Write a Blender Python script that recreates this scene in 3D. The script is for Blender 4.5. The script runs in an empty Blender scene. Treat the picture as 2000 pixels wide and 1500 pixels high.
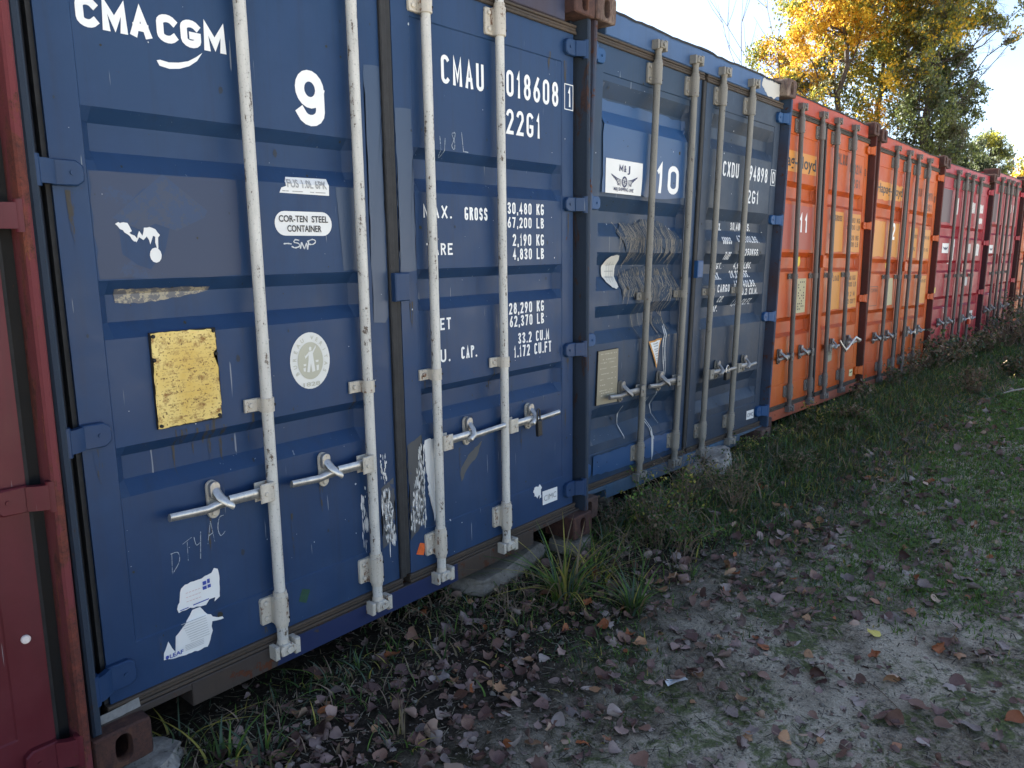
import bpy, bmesh, math, random
import numpy as np
from mathutils import Vector, Matrix, noise, Euler

random.seed(7)
rng = np.random.default_rng(7)
SC = bpy.context.scene
COL = SC.collection
W = 2.438

# ---------------------------------------------------------------- camera
CAM = Vector((-0.68680, -2.08840, 1.42420))
yaw, pit, rol = math.radians(48.9156), math.radians(-9.8937), math.radians(-0.9055)
FW = Vector((math.sin(yaw) * math.cos(pit), math.cos(yaw) * math.cos(pit), math.sin(pit)))
R0 = Vector((math.cos(yaw), -math.sin(yaw), 0.0))
U0 = R0.cross(FW)
RI = R0 * math.cos(rol) + U0 * math.sin(rol)
UP = RI.cross(FW)
cd = bpy.data.cameras.new('camera')
cam = bpy.data.objects.new('camera', cd)
COL.objects.link(cam)
cam.matrix_world = Matrix(((RI.x, UP.x, -FW.x, CAM.x), (RI.y, UP.y, -FW.y, CAM.y), (RI.z, UP.z, -FW.z, CAM.z), (0, 0, 0, 1)))
cd.sensor_width = 36
cd.lens = 1487.19 / 2000 * 36
cd.shift_x = (1000 - 969.81) / 2000
cd.shift_y = (752.76 - 750) / 2000
cd.clip_start = 0.05
cd.clip_end = 2000
SC.camera = cam
SC.render.resolution_x = 1024
SC.render.resolution_y = 768

# ---------------------------------------------------------------- sky, sun, exposure
SUN_EL, SUN_AZ = math.radians(38), math.radians(6)      # azimuth from +y towards +x
wd = bpy.data.worlds.new('World')
SC.world = wd
wd.use_nodes = True
nt = wd.node_tree
bg = nt.nodes['Background']
sky = nt.nodes.new('ShaderNodeTexSky')
sky.sky_type = 'NISHITA'
sky.sun_disc = False
sky.sun_elevation = SUN_EL
sky.sun_rotation = SUN_AZ
sky.air_density = 0.8
sky.dust_density = 1.5
sky.ozone_density = 1.0
veil = nt.nodes.new('ShaderNodeMix'); veil.data_type = 'RGBA'; veil.inputs[0].default_value = 0.10      # thin milky high haze
veil.inputs[7].default_value = (3.0, 3.0, 2.95, 1)
nt.links.new(sky.outputs[0], veil.inputs[6]); nt.links.new(veil.outputs[2], bg.inputs[0])
bg.inputs[1].default_value = 0.052
sl = bpy.data.lights.new('sun', 'SUN')
sl.energy = 5.0
sl.angle = math.radians(0.5)
sl.color = (1.0, 0.93, 0.82)
sun = bpy.data.objects.new('sun', sl)
COL.objects.link(sun)
sdir = Vector((math.sin(SUN_AZ) * math.cos(SUN_EL), math.cos(SUN_AZ) * math.cos(SUN_EL), math.sin(SUN_EL)))
sun.rotation_euler = sdir.to_track_quat('Z', 'Y').to_euler()
SC.view_settings.view_transform = 'Standard'
SC.view_settings.look = 'None'
SC.view_settings.gamma = 1
SC.view_settings.exposure = 2.95
SC.view_settings.use_curve_mapping = False
SC.render.engine = 'CYCLES'

# ---------------------------------------------------------------- material helpers
def lin(r, g, b):
    f = lambda c: (c / 255 / 12.92) if c / 255 <= 0.04045 else ((c / 255 + 0.055) / 1.055) ** 2.4
    return (f(r), f(g), f(b), 1)

def newmat(name):
    m = bpy.data.materials.new(name)
    m.use_nodes = True
    return m, m.node_tree, m.node_tree.nodes['Principled BSDF']

def N(t, typ, **kw):
    n = t.nodes.new(typ)
    for k, v in kw.items():
        if k in n.inputs: n.inputs[k].default_value = v
        else: setattr(n, k, v)
    return n

def ramp(t, src, a, b, ca=(0, 0, 0, 1), cb=(1, 1, 1, 1)):
    r = t.nodes.new('ShaderNodeValToRGB')
    r.color_ramp.elements[0].position = a; r.color_ramp.elements[1].position = b
    r.color_ramp.elements[0].color = ca; r.color_ramp.elements[1].color = cb
    t.links.new(src, r.inputs[0])
    return r.outputs[0]

def mix(t, fac, a, b, typ='MIX'):
    m = t.nodes.new('ShaderNodeMix'); m.data_type = 'RGBA'; m.blend_type = typ
    for s, v in ((m.inputs[0], fac), (m.inputs[6], a), (m.inputs[7], b)):
        if isinstance(v, (int, float)): s.default_value = v
        elif isinstance(v, tuple): s.default_value = v
        else: t.links.new(v, s)
    return m.outputs[2]

def coords(t, seed=0.0, scale=(1, 1, 1)):
    c = N(t, 'ShaderNodeTexCoord'); mp = N(t, 'ShaderNodeMapping')
    mp.inputs['Location'].default_value = (seed * 3.7, seed * 1.9, seed * 2.3)
    mp.inputs['Scale'].default_value = scale
    t.links.new(c.outputs['Object'], mp.inputs[0])
    return mp.outputs[0]

def noisef(t, vec, scale, detail=5, rough=0.6, dist=0.0):
    n = N(t, 'ShaderNodeTexNoise', Scale=scale, Detail=detail, Roughness=rough, Distortion=dist)
    t.links.new(vec, n.inputs['Vector'])
    return n.outputs['Fac']

def bump(t, b, h, strength=0.3, dist=0.002):
    n = N(t, 'ShaderNodeBump', Strength=strength, Distance=dist)
    t.links.new(h, n.inputs['Height']); t.links.new(n.outputs[0], b.inputs['Normal'])

RUST = (0.085, 0.028, 0.012, 1)
RUSTD = (0.028, 0.014, 0.010, 1)

def paint(name, col, col2=None, seed=0.0, rust=0.5, dirt=0.35, gloss=0.42, blotch=0.5, scr=0.2):
    """weathered container paint; rust 0..1 share of rust"""
    m, t, b = newmat(name)
    v = coords(t, seed)
    vs = coords(t, seed + 1.3, (14, 14, 0.9))
    big = noisef(t, v, 1.3, 3)
    base = mix(t, ramp(t, big, 0.38, 0.68), col, col2 or tuple(c * 1.25 for c in col[:3]) + (1,))
    st = noisef(t, vs, 1.6, 4, 0.65)
    dcol = tuple(c * 0.45 + 0.012 for c in col[:3]) + (1,)
    base = mix(t, ramp(t, st, 0.50, 0.78, (0, 0, 0, 1), (dirt,) * 3 + (1,)), base, dcol)
    fade = noisef(t, v, 5.0, 6, 0.7)
    base = mix(t, ramp(t, fade, 0.48, 0.75, (0, 0, 0, 1), (blotch * 0.5,) * 3 + (1,)), base, tuple(min(1, c * 1.5 + 0.02) for c in col[:3]) + (1,))
    fine = noisef(t, v, 34, 4, 0.7)
    med = noisef(t, v, 6.5, 6, 0.75, 0.4)
    mu = N(t, 'ShaderNodeMath', operation='MULTIPLY'); t.links.new(fine, mu.inputs[0]); t.links.new(med, mu.inputs[1])
    e0 = 0.50 - 0.20 * rust
    mask = ramp(t, mu.outputs[0], e0 - 0.02, e0 + 0.02)
    rc = mix(t, ramp(t, fine, 0.4, 0.65), RUSTD, RUST)
    base = mix(t, mask, base, rc)
    # thin pale scratches
    vsc = coords(t, seed + 4.2, (60, 60, 2.5))
    s2 = noisef(t, vsc, 1.5, 2, 0.5)
    sm = ramp(t, s2, 0.735, 0.75, (0, 0, 0, 1), (scr,) * 3 + (1,))
    base = mix(t, sm, base, (0.35, 0.37, 0.38, 1))
    t.links.new(base, b.inputs['Base Color'])
    rr = ramp(t, fade, 0.3, 0.75, (gloss - 0.08,) * 3 + (1,), (gloss + 0.2,) * 3 + (1,))
    ro = mix(t, mask, rr, (0.85, 0.85, 0.85, 1))
    t.links.new(ro, b.inputs['Roughness']); b.inputs['Specular IOR Level'].default_value = .28
    bump(t, b, mix(t, 0.5, fade, fine), 0.18, 0.0015)
    return m

def galv(name, col, wear, seed=0.0, wearlev=0.5, metal=0.0, rough=0.5):
    m, t, b = newmat(name)
    v = coords(t, seed); vz = coords(t, seed + 2, (9, 9, 1.2))
    n1 = noisef(t, v, 45, 5, 0.75); n2 = noisef(t, vz, 4.0, 5, 0.7); n3 = noisef(t, v, 160, 2, 0.6)
    base = mix(t, ramp(t, n2, 0.35, 0.7), col, tuple(c * 0.72 for c in col[:3]) + (1,))
    mu = N(t, 'ShaderNodeMath', operation='MULTIPLY'); t.links.new(n1, mu.inputs[0]); t.links.new(n2, mu.inputs[1])
    e = 0.47 - 0.2 * wearlev
    base = mix(t, ramp(t, mu.outputs[0], e - 0.015, e + 0.03), base, wear)
    base = mix(t, ramp(t, n3, 0.62, 0.68, (0, 0, 0, 1), (0.55,) * 3 + (1,)), base, tuple(c * 0.3 for c in col[:3]) + (1,))
    t.links.new(base, b.inputs['Base Color'])
    b.inputs['Roughness'].default_value = rough; b.inputs['Metallic'].default_value = metal
    bump(t, b, n1, 0.35, 0.0012)
    return m

def plain(name, col, rough=0.6, metal=0.0, var=0.2, scale=60, bmp=0.15):
    m, t, b = newmat(name)
    v = coords(t, 0.7)
    n = noisef(t, v, scale, 4, 0.7)
    c = mix(t, ramp(t, n, 0.3, 0.7), tuple(x * (1 - var) for x in col[:3]) + (1,), tuple(min(1, x * (1 + var)) for x in col[:3]) + (1,))
    t.links.new(c, b.inputs['Base Color'])
    b.inputs['Roughness'].default_value = rough; b.inputs['Metallic'].default_value = metal
    if bmp: bump(t, b, n, bmp, 0.001)
    return m

def worn_print(name, col, under, lev=0.5, scale=40, rough=0.5, stretch=(1, 1, 1), seed=0):
    """flat print, sticker or painted mark, worn through in spots to the paint under it"""
    m, t, b = newmat(name)
    v = coords(t, 3.1 + seed, stretch)
    n = noisef(t, v, scale, 6, 0.75)
    n2 = noisef(t, v, scale * 0.16, 3, 0.6)
    c = mix(t, ramp(t, n2, 0.3, 0.7), tuple(x * 0.9 for x in col[:3]) + (1,), col)
    if lev > 0:
        e = 0.82 - 0.36 * lev
        c = mix(t, ramp(t, n, e - 0.02, e + 0.02), c, under)
    t.links.new(c, b.inputs['Base Color'])
    b.inputs['Roughness'].default_value = rough
    return m

# ---------------------------------------------------------------- mesh helpers
class MB:
    def __init__(s): s.v = []; s.f = []; s.m = []
    def add(s, vs, fs, mi=0):
        o = len(s.v); s.v += [tuple(p) for p in vs]
        s.f += [tuple(i + o for i in f) for f in fs]; s.m += [mi] * len(fs)
        return s
    def box(s, x0, x1, y0, y1, z0, z1, mi=0):
        return s.add([(x0, y0, z0), (x1, y0, z0), (x1, y1, z0), (x0, y1, z0), (x0, y0, z1), (x1, y0, z1), (x1, y1, z1), (x0, y1, z1)],
                     [(0, 3, 2, 1), (4, 5, 6, 7), (0, 1, 5, 4), (1, 2, 6, 5), (2, 3, 7, 6), (3, 0, 4, 7)], mi)
    def cbox(s, x0, x1, y0, y1, z0, z1, c=0.004, mi=0):
        """box with its front edges chamfered"""
        vs = [(x0 + c, y0, z0 + c), (x1 - c, y0, z0 + c), (x1 - c, y0, z1 - c), (x0 + c, y0, z1 - c)]
        vs += [(x0, y0 + c, z0), (x1, y0 + c, z0), (x1, y0 + c, z1), (x0, y0 + c, z1)]
        vs += [(x0, y1, z0), (x1, y1, z0), (x1, y1, z1), (x0, y1, z1)]
        fs = [(0, 1, 2, 3), (11, 10, 9, 8)]
        for a in (0, 4):
            for i in range(4):
                j = (i + 1) % 4; fs.append((a + i, a + 4 + i, a + 4 + j, a + j))
        return s.add(vs, fs, mi)
    def prism(s, pts, y0, y1, mi=0, c=0.0):
        """polygon in xz extruded in y (front at y0)"""
        n = len(pts)
        if c:
            cx = sum(p[0] for p in pts) / n; cz = sum(p[1] for p in pts) / n
            inn = []
            for (x, z) in pts:
                d = math.hypot(x - cx, z - cz) or 1; k = max(0, (d - c) / d); inn.append((cx + (x - cx) * k, cz + (z - cz) * k))
            rings = [(inn, y0), (pts, y0 + c), (pts, y1)]
        else: rings = [(pts, y0), (pts, y1)]
        vs = []
        for r, y in rings: vs += [(x, y, z) for x, z in r]
        fs = [tuple(range(n)), tuple(range(len(vs) - 1, len(vs) - n - 1, -1))]
        for k in range(len(rings) - 1):
            for i in range(n):
                j = (i + 1) % n; fs.append((k * n + i, k * n + n + i, k * n + n + j, k * n + j))
        return s.add(vs, fs, mi)
    def tube(s, path, rad, n=10, mi=0, cap=True, flat=1.0):
        path = [Vector(p) for p in path]
        if not isinstance(rad, (list, tuple)): rad = [rad] * len(path)
        vs = []; ref = None
        for i, p in enumerate(path):
            d = (path[min(i + 1, len(path) - 1)] - path[max(i - 1, 0)])
            if d.length < 1e-9: d = Vector((0, 0, 1))
            d.normalize()
            if ref is None:
                ref = Vector((0, -1, 0)) if abs(d.y) < 0.9 else Vector((1, 0, 0))
            a = ref - d * ref.dot(d); a.normalize(); ref = a; b = d.cross(a)
            for k in range(n):
                th = 2 * math.pi * k / n
                vs.append(p + (a * math.cos(th) * flat + b * math.sin(th)) * rad[i])
        fs = []
        for i in range(len(path) - 1):
            for k in range(n):
                j = (k + 1) % n; fs.append((i * n + k, i * n + j, i * n + n + j, i * n + n + k))
        if cap:
            fs.append(tuple(range(n - 1, -1, -1))); q = (len(path) - 1) * n; fs.append(tuple(range(q, q + n)))
        return s.add(vs, fs, mi)
    def cyl_y(s, x, z, r, y0, y1, n=10, mi=0, c=0.0):
        return s.prism([(x + r * math.cos(2 * math.pi * k / n), z + r * math.sin(2 * math.pi * k / n)) for k in range(n)], y0, y1, mi, c)
    def build(s, name, mats, parent=None, smooth=False, label=None, cat=None, group=None, kind=None, loc=None):
        me = bpy.data.meshes.new(name)
        me.from_pydata(s.v, [], s.f)
        if not isinstance(mats, (list, tuple)): mats = [mats]
        for m in mats: me.materials.append(m)
        if len(mats) > 1: me.polygons.foreach_set('material_index', s.m)
        if smooth: me.polygons.foreach_set('use_smooth', [True] * len(me.polygons))
        me.validate(); me.update()
        return link(name, me, parent, label, cat, group, kind, loc)

def link(name, me, parent=None, label=None, cat=None, group=None, kind=None, loc=None):
    o = bpy.data.objects.new(name, me); COL.objects.link(o)
    if parent: o.parent = parent
    if loc: o.location = loc
    if label: o['label'] = label
    if cat: o['category'] = cat
    if group: o['group'] = group
    if kind: o['kind'] = kind
    return o

def autosmooth(o, ang=35):
    me = o.data
    bm = bmesh.new(); bm.from_mesh(me)
    bmesh.ops.recalc_face_normals(bm, faces=bm.faces)
    for f in bm.faces: f.smooth = True
    for e in bm.edges:
        e.smooth = not (len(e.link_faces) == 2 and e.calc_face_angle(0) > math.radians(ang))
    bm.to_mesh(me); bm.free()
    return o

# ---------------------------------------------------------------- text as flat print
_cache = {}
def text2d(body, weight=0.0):
    k = (body, weight)
    if k in _cache: return _cache[k]
    cu = bpy.data.curves.new('t', 'FONT'); cu.body = body; cu.size = 1; cu.offset = weight; cu.resolution_u = 3
    ob = bpy.data.objects.new('t', cu); COL.objects.link(ob)
    dg = bpy.context.evaluated_depsgraph_get()
    me = bpy.data.meshes.new_from_object(ob.evaluated_get(dg))
    v = [(p.co.x, p.co.y) for p in me.vertices]; f = [tuple(q.vertices) for q in me.polygons]
    bpy.data.objects.remove(ob); bpy.data.curves.remove(cu); bpy.data.meshes.remove(me)
    _cache[k] = (v, f)
    return v, f
def cap_height():
    v, _ = text2d('H'); return max(p[1] for p in v)
CAPH = cap_height()

def text_faces(body, x0, x1, z0, z1, weight=0.0, slant=0.0):
    v, f = text2d(body, weight)
    a = min(p[0] for p in v); b = max(p[0] for p in v)
    out = [(x0 + (p[0] - a) / (b - a) * (x1 - x0) + slant * p[1] / CAPH * (z1 - z0), z0 + p[1] / CAPH * (z1 - z0)) for p in v]
    return out, f

def subdiv_poly(pts, jag=0.0, step=0.02, seed=0):
    r = random.Random(seed); out = []
    n = len(pts)
    for i in range(n):
        a, b = pts[i], pts[(i + 1) % n]
        L = math.hypot(b[0] - a[0], b[1] - a[1]); k = max(1, int(L / step))
        for q in range(k):
            t = q / k
            jx, jz = (r.uniform(-jag, jag), r.uniform(-jag, jag)) if q else (0, 0)
            out.append((a[0] + (b[0] - a[0]) * t + jx, a[1] + (b[1] - a[1]) * t + jz))
    return out

# ---------------------------------------------------------------- door height field
def smooth01(t): return max(0.0, min(1.0, t))

class Door:
    """one door leaf in container coordinates; y = H(x, z) is its outer skin"""
    def __init__(s, x0, x1, p0, p1, bands, depth, ztop=2.275, zbot=0.32, seed=0, wave=0.0012, dent=None, rx=0.03):
        s.x0, s.x1, s.p0, s.p1, s.bands, s.depth = x0, x1, p0, p1, bands, depth
        s.z0, s.z1 = 0.162, 2.405
        s.ztop, s.zbot, s.seed, s.wave, s.dent, s.rx = ztop, zbot, seed, wave, dent, rx
    def prof(s, z):
        for (a, b, c, d) in s.bands:
            if d < z < a:
                if z > b: return (a - z) / (a - b)
                if z >= c: return 1.0
                return (z - d) / (c - d)
        return 0.0
    def H(s, x, z):
        y = 0.070
        e = 0.004
        inx = smooth01(min((x - s.p0) / e, (s.p1 - x) / e)); inz = smooth01(min((z - s.zbot) / e, (s.ztop - z) / e))
        y += 0.004 * min(inx, inz)
        rx = smooth01(min((x - s.p0) / s.rx, (s.p1 - x) / s.rx))
        y += s.depth * min(rx, s.prof(z)) if s.prof(z) > 0 else 0
        if s.p0 < x < s.p1:
            w = min(1, (x - s.p0) / .1, (s.p1 - x) / .1)
            y += s.wave * w * 2 * noise.noise((x * 2.2 + s.seed * 5, z * 2.8, s.seed))
            if s.dent:
                for (dx, dz, rx_, rz_, amp) in s.dent:
                    q = ((x - dx) / rx_) ** 2 + ((z - dz) / rz_) ** 2
                    if q < 1: y += amp * w * (1 - q) ** 2 * (1 + 0.35 * noise.noise((x * 6, z * 6, 3)))
        return y
    def grid(s):
        xs = {s.x0, s.x1, s.p0, s.p0 + .004, s.p0 + s.rx, s.p1, s.p1 - .004, s.p1 - s.rx}
        k = 30 if s.dent else 12
        for i in range(1, k): xs.add(s.p0 + (s.p1 - s.p0) * i / k)
        zs = {s.z0, s.z1, s.zbot, s.zbot + .004, s.ztop, s.ztop - .004}
        for b in s.bands: zs |= set(b)
        st = 0.03 if s.dent else 0.08
        z = s.z0
        while z < s.z1: zs.add(z); z += st
        def clean(a):
            a = sorted(a); o = [a[0]]
            for q in a[1:]:
                if q - o[-1] > 0.0015: o.append(q)
            return o
        return clean(xs), clean(zs)
    def mesh(s, name, mat, parent, label=None):
        xs, zs = s.grid(); mb = MB(); nx, nz = len(xs), len(zs)
        vs = [(x, s.H(x, z), z) for z in zs for x in xs]
        fs = [(j * nx + i, j * nx + i + 1, (j + 1) * nx + i + 1, (j + 1) * nx + i) for j in range(nz - 1) for i in range(nx - 1)]
        mb.add(vs, fs)
        yb = 0.115
        def skirt(idx):
            a = [vs[i] for i in idx]; b = [(p[0], yb, p[2]) for p in a]; n = len(a)
            mb.add(a + b, [(i, n + i, n + i + 1, i + 1) for i in range(n - 1)])
        skirt([j * nx for j in range(nz)]); skirt([j * nx + nx - 1 for j in range(nz)])
        skirt(list(range(nx))); skirt([(nz - 1) * nx + i for i in range(nx)])
        o = mb.build(name, mat, parent, label=label)
        return autosmooth(o, 14)

def drape(name, pts, faces, door, mat, parent, off=0.0015, label=None, layer=None):
    """lay a flat print or sticker on the door skin, following its creases"""
    bm = bmesh.new()
    if door.dent: off += .0060
    yl = [0.0] * len(pts)
    if layer:
        for f, k in zip(faces, layer):
            for i in f: yl[i] = k * 0.0003
    vs = [bm.verts.new((p[0], yl[i], p[1])) for i, p in enumerate(pts)]
    for f in faces:
        try: bm.faces.new([vs[i] for i in f])
        except ValueError: pass
    xa, xb = min(p[0] for p in pts), max(p[0] for p in pts); za, zb = min(p[1] for p in pts), max(p[1] for p in pts)
    if any(len(f) > 4 for f in faces): bmesh.ops.triangulate(bm, faces=bm.faces[:], ngon_method='EAR_CLIP')
    zs = set([door.ztop, door.ztop - .004, door.zbot, door.zbot + .004])
    for b in door.bands: zs |= set(b)
    if door.dent:
        z = door.z0
        while z < door.z1: zs.add(z); z += 0.03
    xs = set([door.p0, door.p0 + .004, door.p0 + door.rx, door.p1, door.p1 - .004, door.p1 - door.rx])
    if door.dent:
        for i in range(1, 30): xs.add(door.p0 + (door.p1 - door.p0) * i / 30)
    for z in zs:
        if za < z < zb: bmesh.ops.bisect_plane(bm, geom=bm.verts[:] + bm.edges[:] + bm.faces[:], plane_co=(0, 0, z), plane_no=(0, 0, 1), dist=1e-6)
    for x in xs:
        if xa < x < xb: bmesh.ops.bisect_plane(bm, geom=bm.verts[:] + bm.edges[:] + bm.faces[:], plane_co=(x, 0, 0), plane_no=(1, 0, 0), dist=1e-6)
    for v in bm.verts: v.co.y = door.H(v.co.x, v.co.z) - off - v.co.y
    bmesh.ops.recalc_face_normals(bm, faces=bm.faces)
    me = bpy.data.meshes.new(name); bm.to_mesh(me); bm.free(); me.materials.append(mat)
    return link(name, me, parent, label=label)

def dpoly(name, pts, door, mat, parent, off=0.0015, label=None, jag=0, step=0.02, seed=0):
    if jag: pts = subdiv_poly(pts, jag, step, seed)
    return drape(name, pts, [tuple(range(len(pts)))], door, mat, parent, off, label)

def dtext(body, x0, x1, z0, z1, door, mat, parent, weight=0.0, off=0.0015, slant=0.0, name='lettering', label=None):
    v, f = text_faces(body, x0, x1, z0, z1, weight, slant)
    return drape(name, v, f, door, mat, parent, off, label)

def dmany(name, polys, door, mat, parent, off=0.0015, label=None):
    """many small patches of one mark"""
    P = []; F = []
    for q in polys:
        o = len(P); P += q; F.append(tuple(range(o, o + len(q))))
    return drape(name, P, F, door, mat, parent, off, label)


# ---------------------------------------------------------------- narrow stencil-like stroke lettering
def _arc(cx, cz, rx, rz, a0, a1, n=7):
    return [(cx + rx * math.cos(math.radians(a0 + (a1 - a0) * i / n)), cz + rz * math.sin(math.radians(a0 + (a1 - a0) * i / n))) for i in range(n + 1)]
def glyph(ch, w, h):
    """centre lines (points, closed) of a character in a w x h cell"""
    r = w * .5; q = min(r, h * .24); m = h * .52
    O = _arc(r, h - q, r, q, 0, 180) + _arc(r, q, r, q, 180, 360)
    top = _arc(r, h - q, r, q, 28, 180); bot = _arc(r, q, r, q, 180, 332)
    G = {
     '0': [(O, 1)], 'O': [(O, 1)], '1': [([(w * .20, h * .80), (w * .62, h), (w * .62, 0)], 0)],
     '2': [(_arc(r, h - q, r, q, 170, 0) + [(w, h * .66), (0, 0), (w, 0)], 0)],
     '3': [(_arc(r, h - q, r, q, 160, -60) + [(w * .35, m)] , 0), ([(w * .35, m)] + _arc(r, q * 1.05, r, q * 1.05, 70, -160), 0)],
     '4': [([(w * .72, 0), (w * .72, h), (0, h * .30), (w, h * .30)], 0)],
     '5': [([(w * .95, h), (w * .08, h), (w * .02, h * .56)] + _arc(r, h * .30, r, h * .30, 110, -160), 0)],
     '6': [([(w * .78, h), (w * .12, h * .52), (0, h * .28)] + _arc(r, h * .27, r, h * .27, 180, 520, 16), 0)],
     '7': [([(0, h), (w, h), (w * .35, 0)], 0)],
     '8': [(_arc(r, h * .76, r * .88, h * .24, -90, 270, 16)[:-1], 1), (_arc(r, h * .27, r, h * .27, 90, 450, 16)[:-1], 1)],
     '9': [([(w * .22, 0), (w * .88, h * .48), (w, h * .72)] + _arc(r, h * .73, r, h * .27, 0, 340, 16), 0)],
     'q': [(_arc(r, q, r, q, 200, 360) + [(w, h * .6)] + _arc(r, h * .70, r, h * .30, 0, 352, 18), 0)],
     'A': [([(0, 0), (w * .5, h), (w, 0)], 0), ([(w * .16, h * .30), (w * .84, h * .30)], 0)],
     'B': [([(0, m), (0, h)] + _arc(w * .5, h - q * .98, w * .42, q * .98, 90, -90) + [(0, m + .0001)], 0), ([(0, m), (0, 0)] + _arc(w * .55, q * 1.08, w * .45, q * 1.08, -90, 90), 0)],
     'C': [(top + bot, 0)], 'D': [([(0, 0), (0, h)] + _arc(w * .5, h - q, w * .5, q, 90, 0) + _arc(w * .5, q, w * .5, q, 0, -90), 1)],
     'E': [([(w, h), (0, h), (0, 0), (w, 0)], 0), ([(0, m), (w * .8, m)], 0)], 'F': [([(w, h), (0, h), (0, 0)], 0), ([(0, m), (w * .8, m)], 0)],
     'G': [(top + _arc(r, q, r, q, 180, 360) + [(w, m * .82), (w * .60, m * .82)], 0)], 'H': [([(0, 0), (0, h)], 0), ([(w, 0), (w, h)], 0), ([(0, m), (w, m)], 0)],
     'I': [([(w * .5, 0), (w * .5, h)], 0)], 'K': [([(0, 0), (0, h)], 0), ([(w, h), (0, h * .42)], 0), ([(w * .28, h * .58), (w, 0)], 0)],
     'L': [([(0, h), (0, 0), (w, 0)], 0)], 'M': [([(0, 0), (0, h), (w * .5, h * .22), (w, h), (w, 0)], 0)], 'N': [([(0, 0), (0, h), (w, 0), (w, h)], 0)],
     'P': [([(0, 0), (0, h)] + _arc(w * .5, h - q * 1.05, w * .5, q * 1.05, 90, -90) + [(0, h - q * 2.1)], 0)],
     'R': [([(0, 0), (0, h)] + _arc(w * .5, h - q, w * .5, q, 90, -90) + [(0, h - q * 2)], 0), ([(w * .5, h - q * 2), (w, 0)], 0)],
     'S': [(_arc(r, h * .75, r, h * .25, 20, 250, 10) + _arc(r, h * .25, r, h * .25, 70, -160, 10), 0)],
     'T': [([(0, h), (w, h)], 0), ([(w * .5, h), (w * .5, 0)], 0)], 'U': [([(0, h)] + _arc(r, q, r, q, 180, 360) + [(w, h)], 0)],
     'V': [([(0, h), (w * .5, 0), (w, h)], 0)], 'W': [([(0, h), (w * .25, 0), (w * .5, h * .7), (w * .75, 0), (w, h)], 0)], 'X': [([(0, 0), (w, h)], 0), ([(0, h), (w, 0)], 0)], 'Y': [([(0, h), (w * .5, m), (w, h)], 0), ([(w * .5, m), (w * .5, 0)], 0)],
     '.': [([(w * .5 - .0005, 0), (w * .5 + .0005, .0005)], 0)], ',': [([(w * .5, h * .02), (w * .3, -h * .14)], 0)],
    }
    return G.get(ch, [])
def stroke_poly(P, closed, t):
    """quads along a centre line with mitred joints"""
    n = len(P); Lp, Rp = [], []
    Q = [P[0]]
    for p in P[1:]:
        if math.hypot(p[0] - Q[-1][0], p[1] - Q[-1][1]) > 1e-5: Q.append(p)
    P = Q; n = len(P)
    for i in range(n):
        a = P[(i - 1) % n] if (closed or i > 0) else None; b = P[(i + 1) % n] if (closed or i < n - 1) else None; c = P[i]
        d1 = (c[0] - a[0], c[1] - a[1]) if a else None; d2 = (b[0] - c[0], b[1] - c[1]) if b else None
        d1 = d1 or d2; d2 = d2 or d1
        l1 = math.hypot(*d1) or 1e-9; l2 = math.hypot(*d2) or 1e-9
        n1 = (-d1[1] / l1, d1[0] / l1); n2 = (-d2[1] / l2, d2[0] / l2)
        mx, mz = n1[0] + n2[0], n1[1] + n2[1]; ml = math.hypot(mx, mz) or 1e-9; mx /= ml; mz /= ml
        k = t / 2 / max(.45, mx * n1[0] + mz * n1[1])
        ex = ez = 0
        if not closed and i in (0, n - 1):
            s_ = -1 if i == 0 else 1; ex, ez = s_ * d1[0] / l1 * t * .45, s_ * d1[1] / l1 * t * .45
        Lp.append((c[0] + mx * k + ex, c[1] + mz * k + ez)); Rp.append((c[0] - mx * k + ex, c[1] - mz * k + ez))
    out = []
    for i in range(n if closed else n - 1):
        j = (i + 1) % n; out.append([Lp[i], Rp[i], Rp[j], Lp[j]])
    return out
def stext(body, x0, x1, z0, z1, door, mat, parent, th=.16, off=.0015, slant=0.0, name='lettering', label=None, gap=.42):
    """th: stroke as a share of the height; characters share the width evenly"""
    h = z1 - z0; t = th * h
    units = []
    for ch in body: units.append({'.': .34, ',': .34, ' ': .75, '1': .62, 'M': 1.15, 'W': 1.2, 'I': .4}.get(ch, 1.0))
    tot = sum(units) + gap * (len(body) - 1); u = (x1 - x0) / tot; x = x0; layers = {}
    for ch, un in zip(body, units):
        w = un * u
        if ch != ' ':
            for k, (P, cl) in enumerate(glyph(ch, max(.0004, w - t), h - t)):
                for q in stroke_poly(P, cl, t):
                    layers.setdefault(k, []).append([(x + t / 2 + a + slant * (b + t / 2), z0 + t / 2 + b) for a, b in q])
        x += w + gap * u
    obs = None
    P = []; F = []; O = []
    for k, polys in layers.items():
        for q in polys: o = len(P); P += q; F.append(tuple(range(o, o + 4))); O.append(k)
    return drape(name, P, F, door, mat, parent, off, label, layer=O)

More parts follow.
